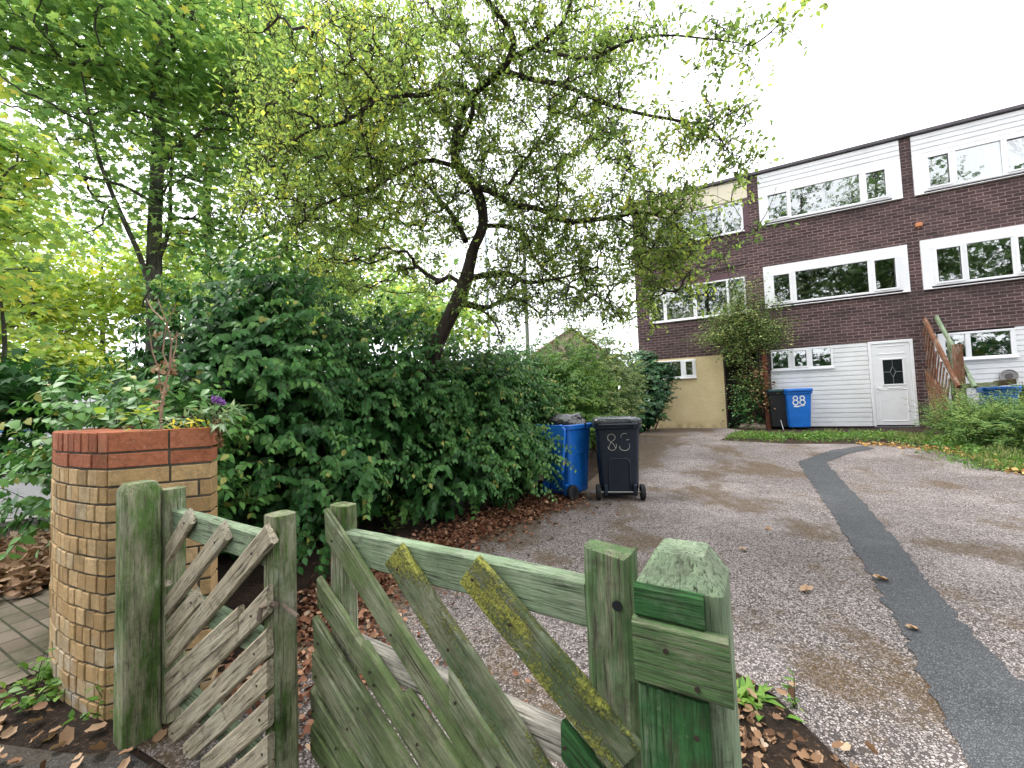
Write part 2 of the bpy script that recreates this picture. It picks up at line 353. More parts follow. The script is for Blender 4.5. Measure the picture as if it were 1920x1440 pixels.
pl = [gnd(*p) for p in ((1640, 842), (1592, 851), (1549, 868), (1620, 944), (1681, 1015), (1733, 1086), (1800, 1166), (1861, 1232), (1920, 1289))] + [(2.28, 1.0), (2.0, .3), (1.55, .3), (1.52, .9)] + [gnd(*p) for p in ((1813, 1440), (1752, 1317), (1686, 1176), (1634, 1086), (1563, 968), (1497, 866), (1560, 845), (1620, 837))]
def wob(pts, a=.012, st=.15):
    o = []
    for i in range(len(pts)):
        p, q = np.array(pts[i][:2], float), np.array(pts[(i + 1) % len(pts)][:2], float); n = max(1, int(np.linalg.norm(q - p) / st))
        for k in range(n):
            r = p + (q - p) * k / n; o.append((r[0] + rng.normal() * a, r[1] + rng.normal() * a))
    return o
drape('driveway_patch', wob(pl, .011, .05), .014, M['patch'])
drape('soil_bed', wob([(.22, .5), (.30, 1.2), (.72, 1.85), (.98, 2.02), (1.06, 1.78), (1.08, 1.5), (1.14, 1.25), (1.02, .5)], .02), .018, M['earth'])
drape('pavement', [(-1.56, 1.64), (.2, .82), (.2, -1.2), (-3.6, -1.2), (-2.75, 1.5), (-2.3, 1.72), (-1.7, 1.62)], .006, M['path'])
drape('block_paving', [(-2.72, 1.5), (-3.6, -1.2), (-9, -1.2), (-9, 1.2), (-5.2, 3.1), (-4.1, 3.7), (-3.2, 3.3), (-2.4, 2.4)], .006, M['paving'])
road_poly = [(-4.6, 12), (-5.2, 6.6), (-6.0, 5.0), (-8.0, 3.2), (-30, -8), (-60, 18), (-20, 40), (-9, 40)]
drape('road', road_poly, .004, M['road'])
mb = MB(); kp = [(-4.6, 12), (-5.2, 6.6), (-6.0, 5.0), (-8.0, 3.2), (-16, -.85)]
for i in range(len(kp) - 1):
    a, b = np.array(kp[i]), np.array(kp[i + 1]); L = np.linalg.norm(b - a); nseg = max(1, round(L / .9)); d = (b - a) / L; an = math.atan2(d[1], d[0])
    for k in range(nseg):
        c = a + d * (k * L / nseg); mb.box((.004, -.13, -.05), (L / nseg - .004, .0, .10), 0, Matrix.Translation((c[0], c[1], float(gz(*c)))) @ Matrix.Rotation(an, 4, 'Z'), .012)
tag(mk('kerb', mb, M['kerb']), kind='structure')

# ------------------------------------------------------------------ terrace of three houses (local x along the front, -y outwards)
FRZ = math.atan2(FE[1], FE[0])
def wall_open(mb, x0, x1, z0, z1, holes, dep=.09, y=0., mi=0):
    xs = sorted({x0, x1, *[h[0] for h in holes], *[h[1] for h in holes]}); zs = sorted({z0, z1, *[h[2] for h in holes], *[h[3] for h in holes]})
    for i in range(len(xs) - 1):
        for j in range(len(zs) - 1):
            cx, cz = (xs[i] + xs[i + 1]) / 2, (zs[j] + zs[j + 1]) / 2
            if any(h[0] < cx < h[1] and h[2] < cz < h[3] for h in holes): continue
            mb.add([(xs[i], y, zs[j]), (xs[i + 1], y, zs[j]), (xs[i + 1], y, zs[j + 1]), (xs[i], y, zs[j + 1])], [(0, 1, 2, 3)], mi)
    for a, b, c, d in holes:
        for p, q in (((a, c), (b, c)), ((b, c), (b, d)), ((b, d), (a, d)), ((a, d), (a, c))):
            mb.add([(p[0], y, p[1]), (q[0], y, q[1]), (q[0], y + dep, q[1]), (p[0], y + dep, p[1])], [(0, 3, 2, 1)], mi)
def window(par, x0, x1, z0, z1, panes, y=.03, fw=.05, sill=True, opener=(), sillmat=None, surround=None, label=None):
    """frame with glazed openings; panes = list of (x0,x1); surround = (left,right,top) board widths around it"""
    mb = MB(); holes = [(a, b, z0 + fw, z1 - fw) for a, b in panes]; yf = y - .055
    xs = sorted({x0, x1, *[h[0] for h in holes], *[h[1] for h in holes]})
    mb.box((x0, yf, z0), (x1, y, z0 + fw), 0, None, .006); mb.box((x0, yf, z1 - fw), (x1, y, z1), 0, None, .006)
    e = [x0] + [c for h in holes for c in h[:2]] + [x1]
    for k in range(0, len(e), 2): mb.box((e[k], yf + .001, z0 + fw), (e[k + 1], y - .001, z1 - fw), 0, None, .006)
    for k in opener:
        a, b, c, d = holes[k]; w = .028
        for lo, hi in (((a - .012, c - .012), (b + .012, c + w)), ((a - .012, d - w), (b + .012, d + .012)), ((a - .012, c + w), (a + w, d - w)), ((b - w, c + w), (b + .012, d - w))):
            mb.box((lo[0], yf - .018, lo[1]), (hi[0], yf - .002, hi[1]), 0, None, .004)
    if surround:
        l, r_, t_ = surround
        mb.box((x0 - l, yf + .012, z0 - .05), (x0 - .001, y + .01, z1 + t_)); mb.box((x1 + .001, yf + .012, z0 - .05), (x1 + r_, y + .01, z1 + t_))
        if t_ > 0: mb.box((x0 - .001, yf + .014, z1 + .001), (x1 + .001, y + .01, z1 + t_ - .002))
        mb.box((x0 - l, yf - .02, z0 - .07), (x1 + r_, y + .01, z0 - .052), 0, None, .005)
    f = mk('window', mb, M['white'], par)
    if label: f['label'] = label
    for a, b, c, d in holes:
        g = MB(); g.box((a, y - .03, c), (b, y - .024, d)); mk('pane', g, M['glass'], f)
    if sill:
        g = MB(); g.box((x0 - .02, yf - .05, z0 - .035), (x1 + .02, y - .056, z0 - .002), 0, None, .008); mk('sill', g, sillmat or M['white'], f)
    return f
def cladding(par, x0, x1, z0, z1, holes=(), step=.118, y=-.012, name='cladding', mat=None):
    mb = MB(); z = z0
    while z < z1 - .01:
        zt = min(z + step, z1); cuts = sorted([(h[0], h[1]) for h in holes if h[2] < (z + zt) / 2 < h[3]]); xa = x0; segs = []
        for a, b in cuts:
            if a > xa: segs.append((xa, a))
            xa = max(xa, b)
        if xa < x1: segs.append((xa, x1))
        for a, b in segs:   # ship-lap: lower edge stands proud with a dark groove above
            vs = [(a, y - .020, z + .002), (b, y - .020, z + .002), (b, y - .020, zt - .020), (a, y - .020, zt - .020), (a, y + .003, zt - .016), (b, y + .003, zt - .016), (b, y + .004, zt), (a, y + .004, zt), (a, y + .004, z), (b, y + .004, z)]
            mb.add(vs, [(0, 1, 2, 3), (3, 2, 5, 4), (4, 5, 6, 7), (8, 9, 1, 0), (1, 9, 6, 5, 2), (8, 0, 3, 4, 7)])
        z += step
    return mk(name, mb, mat or M['clad'], par)
def house(name, label, x0, x1, z0, holes, end_left=False, end_right=False):
    h = thing(name, label, 'house', (P0[0], P0[1], 0), FRZ, 'terrace of three storey houses')
    mb = MB(); D = 7.5; TOP = 7.42
    wall_open(mb, x0, x1, z0, TOP, holes, .1)
    if end_left: mb.add([(x0, 0, z0), (x0, D, z0), (x0, D, TOP), (x0, 0, TOP)], [(3, 2, 1, 0)])
    mb.add([(x1, 0, z0), (x1, D, z0), (x1, D, TOP), (x1, 0, TOP)], [(0, 1, 2, 3)])
    mb.add([(x0, D, z0), (x1, D, z0), (x1, D, TOP), (x0, D, TOP)], [(3, 2, 1, 0)])
    mk('wall', mb, M['brick'], h)
    mb = MB(); e = .004
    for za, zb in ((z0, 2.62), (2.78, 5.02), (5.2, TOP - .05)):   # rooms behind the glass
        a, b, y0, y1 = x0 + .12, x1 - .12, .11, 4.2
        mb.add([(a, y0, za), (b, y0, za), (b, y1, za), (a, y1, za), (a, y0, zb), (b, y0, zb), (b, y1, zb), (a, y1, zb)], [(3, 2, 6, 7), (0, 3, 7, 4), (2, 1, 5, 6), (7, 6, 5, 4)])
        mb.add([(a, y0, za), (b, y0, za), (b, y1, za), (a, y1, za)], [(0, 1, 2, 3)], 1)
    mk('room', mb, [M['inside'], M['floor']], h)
    mb = MB(); mb.box((x0 - (.06 if end_left else -.001), -.09, TOP), (x1 - .001, D, TOP + .085), 0, None, .012); mk('roof', mb, M['felt'], h)
    return h
ZB = .30
# --- middle house
um = lambda xs, y: [S(x, y) for x in xs]
A0, A1, Bs, Be = -2.66, .56, -2.53, .45
p_mid = um((1448, 1482, 1492, 1628, 1638, 1682), 530); p_up = um((1437, 1477, 1482, 1613, 1623, 1664), 380); p_gr = um((1449, 1477, 1487, 1514, 1523, 1558), 672)
m_open = (Bs + .02, Be - .02, 3.68, 4.76); u_open = (Bs + .02, Be - .02, 5.98, 6.86); g_open = (-2.50, -.42, .36, 2.50); d_open = (-.42, .42, .36, 2.50)
h2 = house('terraced_house', 'brown brick terraced house with the white front door, in the middle of the row', A0, A1, ZB, [m_open, u_open, (-2.50, .42, .36, 2.50)])
window(h2, p_mid[0] - .08, p_mid[5] + .09, 3.70, 4.58, [(p_mid[0], p_mid[1]), (p_mid[2], p_mid[3]), (p_mid[4], p_mid[5])], y=.0, sill=False, opener=(0, 2), surround=(p_mid[0] - .08 - Bs, Be - p_mid[5] - .09, .21))
window(h2, p_up[0] - .06, p_up[5] + .08, 6.0, 6.82, [(p_up[0], p_up[1]), (p_up[2], p_up[3]), (p_up[4], p_up[5])], y=.0, sill=False, opener=(0, 2), surround=(p_up[0] - .06 - Bs, Be - p_up[5] - .08, .08))
cladding(h2, Bs, Be, 6.905, 7.415, step=.128)
gw = (-2.48, p_gr[5] + .05, 1.92, 2.48)
window(h2, gw[0], gw[1], gw[2], gw[3], [(p_gr[0] - .01, p_gr[1]), (p_gr[2], p_gr[3]), (p_gr[4], p_gr[5])], y=.035, opener=(1,), sill=True)
cladding(h2, -2.50, -.425, .40, 2.497, [(gw[0] - .02, gw[1] + .006, gw[2] - .04, 3)], y=.02)
def front_door(h, x0, x1, z0, z1):
    mb = MB(); y = .02
    for lo, hi in (((x0, z0), (x0 + .06, z1)), ((x1 - .06, z0), (x1, z1)), ((x0 + .06, z1 - .07), (x1 - .06, z1))): mb.box((lo[0], y - .06, lo[1]), (hi[0], y + .03, hi[1]), 0, None, .006)
    mk('door_frame', mb, M['white'], h)
    a, b, c, d = x0 + .065, x1 - .065, z0 + .03, z1 - .075; w = b - a; hh = d - c
    px0, px1, pz0, pz1 = a + .27 * w, a + .79 * w, c + .50 * hh, c + .80 * hh
    mb = MB(); wall_open(mb, a, b, c, d, [(px0, px1, pz0, pz1)], .03, y - .04)
    for lo, hi in (((px0 - .035, pz0 - .035), (px1 + .035, pz0)), ((px0 - .035, pz1), (px1 + .035, pz1 + .035)), ((px0 - .035, pz0), (px0, pz1)), ((px1, pz0), (px1 + .035, pz1))): mb.box((lo[0], y - .055, lo[1]), (hi[0], y - .039, hi[1]), 0, None, .006)
    for (qa, qb, qc, qd) in ((a + .09, b - .09, c + .09, c + .44 * hh), (a + .09, b - .09, c + .87 * hh, d - .05)):
        for lo, hi in (((qa, qc), (qb, qc + .018)), ((qa, qd - .018), (qb, qd)), ((qa, qc + .018), (qa + .018, qd - .018)), ((qb - .018, qc + .018), (qb, qd - .018))): mb.box((lo[0], y - .05, lo[1]), (hi[0], y - .039, hi[1]), 0, None, .004)
    dr = mk('door', mb, M['white'], h)
    g = MB(); g.box((px0, y - .03, pz0), (px1, y - .026, pz1)); mk('pane', g, plain('dark_leaded_glass', (.012, .016, .018), .2, .2, 9, .001, spec=.2), dr)
    g = MB(); cx, cz = (px0 + px1) / 2, (pz0 + pz1) / 2
    def strip(p, q): g.tube([(p[0], y - .034, p[1]), (q[0], y - .034, q[1])], .004, 4)
    for sx in (-1, 1):
        strip((cx, cz + .13), (cx + sx * .05, cz)); strip((cx + sx * .05, cz), (cx, cz - .13)); strip((cx + sx * .05, cz), (cx + sx * (px1 - cx), cz))
    strip((cx, cz + .13), (cx, pz1)); strip((cx, cz - .13), (cx, pz0)); mk('leading', g, M['steel'], dr)
    g = MB(); g.box((cx - .13, y - .052, c + .44 * hh + .012), (cx + .13, y - .041, c + .44 * hh + .045), 0, None, .004); mk('letterbox', g, M['white'], dr)
    g = MB(); g.box((a + .035, y - .058, c + .40 * hh), (a + .065, y - .041, c + .50 * hh), 0, None, .005); g.tube([(a + .05, y - .05, c + .46 * hh), (a + .05, y - .095, c + .46 * hh), (a + .14, y - .095, c + .46 * hh)], .009, 6); mk('handle', g, M['white'], dr)
    g = MB(); g.box((x0, y - .12, z0 - .06), (x1, y + .03, z0), 0, None, .008); mk('threshold', g, M['felt'], h)
front_door(h2, -.42, .415, .40, 2.495)
# --- left end house
q_up = um((1242, 1295, 1299, 1353, 1359, 1390), 420); q_mid = um((1221, 1244, 1250, 1300, 1307, 1364, 1368, 1397), 575); q_gr = um((1222, 1277, 1285, 1301), 695)
E0 = -5.97
h1 = house('terraced_house', 'brown brick end house with yellow painted ground floor and cream top panels', E0, A0, ZB,
           [(-5.78, -2.79, 3.56, 4.80), (-5.78, -2.79, 5.88, 7.41), (-5.78, -3.64, .31, 2.44), (-3.60, -2.76, .31, 2.52)], end_left=True)
window(h1, q_mid[0] - .06, q_mid[7] + .04, 3.60, 4.62, [(q_mid[k], q_mid[k + 1]) for k in (0, 2, 4, 6)], y=.03, fw=.045)
for lo, hi in (((-5.78, -.01, 4.63), (-2.79, .09, 4.80)), ((-5.78, -.008, 3.56), (q_mid[0] - .062, .09, 4.628)), ((q_mid[7] + .042, -.008, 3.56), (-2.79, .09, 4.628)), ((q_up[5] + .052, -.008, 5.88), (-2.79, .09, 6.83)), ((-5.78, -.008, 5.88), (q_up[0] - .502, .09, 6.83))):
    mb = MB(); mb.box(lo, hi); mk('maroon_panel', mb, M['purple'], h1)
window(h1, q_up[0] - .5, q_up[5] + .05, 5.92, 6.80, [(q_up[0] - .44, q_up[0] - .05), (q_up[0], q_up[1]), (q_up[2], q_up[3]), (q_up[4], q_up[5])], y=.03, fw=.045)
mb = MB(); xs = [-5.78, -5.0, -4.25, -3.52, -2.79]
for a, b in zip(xs[:-1], xs[1:]): mb.box((a + .003, -.02, 6.832), (b - .003, .09, 7.408), 0, None, .004)
mk('cream_panel', mb, M['cream'], h1)
gwin = (q_gr[0] - .05, q_gr[3] + .06, 1.86, 2.40)
mb = MB(); wall_open(mb, -5.80, -3.64, .30, 2.45, [gwin], .08, -.03); mb.add([(-3.64, -.03, .30), (-3.64, .7, .30), (-3.64, .7, 2.45), (-3.64, -.03, 2.45), (-5.80, .02, 2.45), (-3.64, .02, 2.45), (-5.80, -.03, 2.45)], [(0, 1, 2, 3), (6, 3, 5, 4)])
mk('rendered_panel', mb, M['yellow'], h1)
window(h1, gwin[0], gwin[1], gwin[2], gwin[3], [(q_gr[0], q_gr[1]), (q_gr[2], q_gr[3])], y=.0, opener=(1,), fw=.045)
mb = MB(); mb.box((-3.60, .72, .31), (-2.76, .76, 2.52)); mk('porch_shade_sheet', mb, plain('porch_shade', (.03, .026, .024), .6), h1)  # near-black sheet across the porch recess, its shade put into the colour
mb = MB(); mb.tube([(-4.9, -.02, 4.96), (-3.7, -.02, 4.93), (-2.95, -.02, 4.97), (-2.9, -.02, 5.06)], .012, 5); mk('cable', mb, M['black'], h1)
# --- right house
h3 = house('terraced_house', 'brown brick house with a round vent in its white cladding, right of the fence panel', A1, 3.78, ZB, [(.70, 3.66, 3.68, 4.80), (.68, 3.66, 5.98, 6.86), (.80, 3.66, .36, 2.60)])
r_mid = um((1752, 1803, 1813, 1897), 490) + [2.62, 3.2]; r_up = um((1735, 1779, 1791, 1877), 305) + [2.42, 3.2]; r_gr = um((1772, 1810, 1820, 1896), 645)
r_mid[4] = r_mid[3] + .07; r_up[4] = r_up[3] + .06
window(h3, r_mid[0] - .09, r_mid[5] + .1, 3.70, 4.63, [(r_mid[0], r_mid[1]), (r_mid[2], r_mid[3]), (r_mid[4], r_mid[5])], y=.0, sill=False, opener=(0, 2), surround=(r_mid[0] - .09 - .69, .3, .20))
window(h3, r_up[0] - .08, r_up[5] + .1, 6.0, 6.86, [(r_up[0], r_up[1]), (r_up[2], r_up[3]), (r_up[4], r_up[5])], y=.0, sill=False, opener=(0, 2), surround=(r_up[0] - .08 - .67, .3, .06))
cladding(h3, .67, 3.66, 6.93, 7.415, step=.122)
window(h3, r_gr[0] - .12, r_gr[3] + .08, 1.93, 2.56, [(r_gr[0], r_gr[1]), (r_gr[2], r_gr[3])], y=.035, sill=True)
cladding(h3, .80, 3.66, .40, 2.597, [(r_gr[0] - .14, r_gr[3] + .086, 1.885, 3)], y=.02)
sv, zv = fac(1890, 705)
mb = MB(); mb.tube([(sv, .0, zv), (sv, -.03, zv)], .145, 24); mb.tube([(sv + .14 * math.cos(a), -.035, zv + .14 * math.sin(a)) for a in np.linspace(0, 2 * math.pi, 25)], .012, 5, cap=False)
for k in range(-4, 5): w = math.sqrt(.14 ** 2 - (k * .03) ** 2); mb.tube([(sv - w, -.034, zv + k * .03), (sv + w, -.034, zv + k * .03)], .006, 4)
v_ = mk('vent', mb, plain('grey_vent', (.34, .32, .32), .5), h3, smooth=40)
mb = MB(); mb.tube([(sv, -.03, zv), (sv, -.046, zv)], .062, 16); mk('vent_hub', mb, plain('vent_hub', (.10, .09, .09), .5), v_, smooth=40)
mb = MB()
n_ = 120; xsn = np.linspace(r_up[2] - .02, 3.3, n_)
for i in range(n_ - 1):
    f0, f1 = [.16 + .035 * math.sin(x * 46) + .02 * math.sin(x * 17 + 1) for x in xsn[i:i + 2]]
    mb.add([(xsn[i], f0, 5.99), (xsn[i + 1], f1, 5.99), (xsn[i + 1], f1, 6.85), (xsn[i], f0, 6.85)], [(0, 1, 2, 3)])
mk('curtain', mb, M['curtain'], h3, smooth=80)
sb, zb_ = fac(1722, 422)
mb = MB(); mb.box((sb - .06, -.06, zb_ - .05), (sb + .06, -.001, zb_ + .05), 0, None, .012); mb.tube([(sb, -.03, zb_ - .05), (sb - .02, -.03, zb_ - .09)], .012, 5); mk('junction_box', mb, M['orange'], h3)

# ------------------------------------------------------------------ leaves and branches
def tpl_ovate(w=.30, fold=.07, curl=.12):
    v = np.array([[0, 0, 0], [0, .33, -.01], [0, .68, -curl * .35], [0, 1, -curl], [-w, .30, fold], [-w * .8, .62, fold * .5 - curl * .3], [w, .30, fold], [w * .8, .62, fold * .5 - curl * .3]])
    return v, [(0, 1, 4), (1, 2, 5, 4), (2, 3, 5), (0, 6, 1), (1, 6, 7, 2), (2, 7, 3)]
def tpl_small(w=.28): return np.array([[0, 0, 0], [w, .42, .06], [0, 1, -.06], [-w, .42, .06]]), [(0, 1, 2), (0, 2, 3)]
def tpl_maple():
    out = []
    for a, r in ((-160, .30), (-118, .62), (-95, .36), (-55, .80), (-28, .45), (0, 1.0), (28, .45), (55, .80), (95, .36), (118, .62), (160, .30)):
        out.append((math.sin(R(a)) * r * .62, .38 + math.cos(R(a)) * r * .62, .05 * (r > .6) * -1.6))
    v = np.array([[0, .38, .02]] + out + [[0, 0, 0]]); n = len(out)
    return v, [(0, 1 + k, 2 + k) for k in range(n - 1)] + [(0, n, n + 1, 1)]
def tpl_long(w=.13): return np.array([[0, 0, 0], [w, .35, .03], [0, 1, -.16], [-w, .35, .03], [0, .5, -.02]]), [(0, 1, 4), (1, 2, 4), (0, 4, 3), (4, 2, 3)]
def tpl_curl():
    v = np.array([[0, 0, 0], [.30, .25, .16], [.34, .6, .22], [0, 1, .12], [-.36, .55, .12], [-.28, .22, .20], [0, .45, -.02]])
    return v, [(6, 0, 1), (6, 1, 2), (6, 2, 3), (6, 3, 4), (6, 4, 5), (6, 5, 0)]
def tpl_dry():
    v, f = tpl_maple(); v = v.copy(); c = v[1:-1] - np.array([0, .38, 0]); r = np.linalg.norm(c[:, :2], axis=1, keepdims=True); c[:, :2] *= (.42 + .38 * r) / r * np.array([.72, 1.12]); v[1:-1] = c + np.array([0, .38, 0]); v[:, 2] = .85 * np.abs(v[:, 0]) ** 1.3 + .16 * (v[:, 1] - .35) ** 2 * 2 + .05 * np.sin(v[:, 0] * 9 + v[:, 1] * 7); return v, f
def nrm(a): return a / np.maximum(np.linalg.norm(a, axis=-1, keepdims=True), 1e-9)
def leaves(name, P, D, Nn, Sz, tpl, rnd, mat, parent=None, kind=None):
    P = np.asarray(P, float); D = nrm(np.asarray(D, float)); Nn = np.asarray(Nn, float); side = nrm(np.cross(D, Nn)); Nn = np.cross(side, D); tv, tf = tpl
    Vx = P[:, None] + np.asarray(Sz)[:, None, None] * (tv[None, :, 0, None] * side[:, None] + tv[None, :, 1, None] * D[:, None] + tv[None, :, 2, None] * Nn[:, None])
    n, k = len(P), len(tv)
    if parent is not None:
        I = np.array(MW[parent.name].inverted()); Vx = Vx @ I[:3, :3].T + I[:3, 3]
    lo = np.concatenate([np.array(f) for f in tf]); tot = np.array([len(f) for f in tf]); st = np.concatenate([[0], np.cumsum(tot)[:-1]]); nl = len(lo)
    li = (lo[None] + (np.arange(n) * k)[:, None]).ravel().astype(np.int32); ls = (st[None] + (np.arange(n) * nl)[:, None]).ravel().astype(np.int32)
    me = bpy.data.meshes.new(name); me.vertices.add(n * k); me.vertices.foreach_set('co', Vx.astype(np.float32).ravel())
    me.loops.add(len(li)); me.loops.foreach_set('vertex_index', li); me.polygons.add(len(ls)); me.polygons.foreach_set('loop_start', ls)
    me.update(calc_edges=True)
    at_ = me.attributes.new('rnd', 'FLOAT', 'POINT'); at_.data.foreach_set('value', np.repeat(np.clip(rnd, 0, 1), k).astype(np.float32))
    o = put(name, me, mat, parent)
    if kind: o['kind'] = kind
    return o
def rdir(n): return nrm(rng.normal(size=(n, 3)))
UP = np.array([0, 0, 1.])

def grow(par, trunk, limbs, centres, kr=.0035, r_end=.003, nside=6, bark=None, jit=.08, name='trunk', rcap=.06):
    """trunk/limbs: traced polylines [(pt, radius)...]; every cluster centre is then joined to the nearest branch point, radii add up towards the trunk"""
    mb = MB(); nodes = []; par_i = []; rad = []
    def addline(pts, rads, n): mb.tube(pts, rads, n)
    for ln in [trunk] + limbs:
        P_ = np.array([p for p, _ in ln]); r_ = np.array([r for _, r in ln])
        m = max(4, int(np.sum(np.linalg.norm(np.diff(P_, axis=0), axis=1)) / .12)); u = np.linspace(0, len(P_) - 1, m); i0 = np.minimum(u.astype(int), len(P_) - 2); f = u - i0
        f3 = f[:, None]; pm = P_[np.maximum(i0 - 1, 0)]; p0 = P_[i0]; p1 = P_[i0 + 1]; p2 = P_[np.minimum(i0 + 2, len(P_) - 1)]
        Q = .5 * (2 * p0 + (p1 - pm) * f3 + (2 * pm - 5 * p0 + 4 * p1 - p2) * f3 ** 2 + (3 * p0 - pm - 3 * p1 + p2) * f3 ** 3)
        rq = r_[i0] * (1 - f) + r_[i0 + 1] * f; rq = rq * (1 + .10 * np.array([mnoise.noise(Vector(q * 4)) for q in Q]))
        addline(Q, list(rq), 9 if r_[0] > .05 else 6)
        for q, rr in zip(Q, rq): nodes.append(q); par_i.append(-1); rad.append(rr)
    nfix = len(nodes); NA = np.array(nodes); chains = []; cnt = [0.] * nfix
    base = NA[nfix // 2] if nfix else 0
    C_ = np.array(centres); d0 = np.array([np.min(np.linalg.norm(NA - c, axis=1)) for c in C_]); C_ = C_[np.argsort(d0)]
    NAl = np.zeros((nfix + len(C_) * 4, 3)); NAl[:nfix] = NA; nn = nfix
    gain = np.zeros(len(NAl)); depth = np.zeros(len(NAl)); P_of = -np.ones(len(NAl), int); RF = np.zeros(len(NAl)); RF[:nfix] = rad
    for c in C_:
        v = NAl[:nn] - c; d = np.linalg.norm(v, axis=1); cost = d + np.maximum(0, v[:, 2]) * .7 + depth[:nn] * .25
        j = int(np.argmin(cost)); a = NAl[j]; L = d[j]; mid = (a + c) / 2 + rng.normal(size=3) * L * jit + UP * L * .06
        q1 = .5 * a + .5 * mid + rng.normal(size=3) * L * jit * .6; q2 = .5 * mid + .5 * c + rng.normal(size=3) * L * jit * .6
        prev = j; ids = [j]
        for q in (q1, mid, q2, c):
            NAl[nn] = q; P_of[nn] = prev; depth[nn] = depth[prev] + np.linalg.norm(q - NAl[prev]); ids.append(nn); prev = nn; nn += 1
        chains.append(ids); k = prev
        while k >= nfix: gain[k] += 1; k = P_of[k]
    for ids in chains:
        rr = [max(r_end, min(rcap, kr * max(gain[k], 1) ** .5)) if k >= nfix else 0 for k in ids]
        rr[0] = min(rr[1] * 1.15, RF[ids[0]] * .9 if ids[0] < nfix else 9); mb.tube([NAl[k] for k in ids], rr, 5 if rr[1] > .012 else 4, cap=False)
    return mk(name, mb, bark or M['bark_grey'], par, smooth=70, world=True)
def clumps(C_, n, rad, size, flat=.45, droop=.5, outc=None, clr=.5, spread=.22, up=1.):
    """leaf positions around cluster centres, colour varies by clump"""
    C_ = np.asarray(C_); m = len(C_); k = np.repeat(np.arange(m), n); off = rng.normal(size=(m * n, 3)) * rad * np.array([1, 1, flat]); P = C_[k] + off
    hd = off.copy(); hd[:, 2] *= .3; D = nrm(hd + rng.normal(size=hd.shape) * rad * .5) * np.array([1, 1, .4]) + UP * -droop * rng.uniform(.3, 1.3, (m * n, 1))
    Nn = UP * up + rng.normal(size=D.shape) * .45; cl = rng.normal(clr, spread * .7, m)[k] + rng.normal(0, spread, m * n)
    return P, D, Nn, size * rng.uniform(.6, 1.25, m * n), cl
def ell_pts(blobs, n, inner=.0, power=.45):
    out = []; vol = np.array([b[3] * b[4] * b[5] for b in blobs]); 
    for b, m in zip(blobs, rng.multinomial(n, vol / vol.sum())):
        u = rdir(m); r = rng.uniform(inner ** (1 / power) if inner else 0, 1, (m, 1)) ** power; out.append(np.array(b[:3]) + u * r * np.array(b[3:6]))
    return np.concatenate(out)
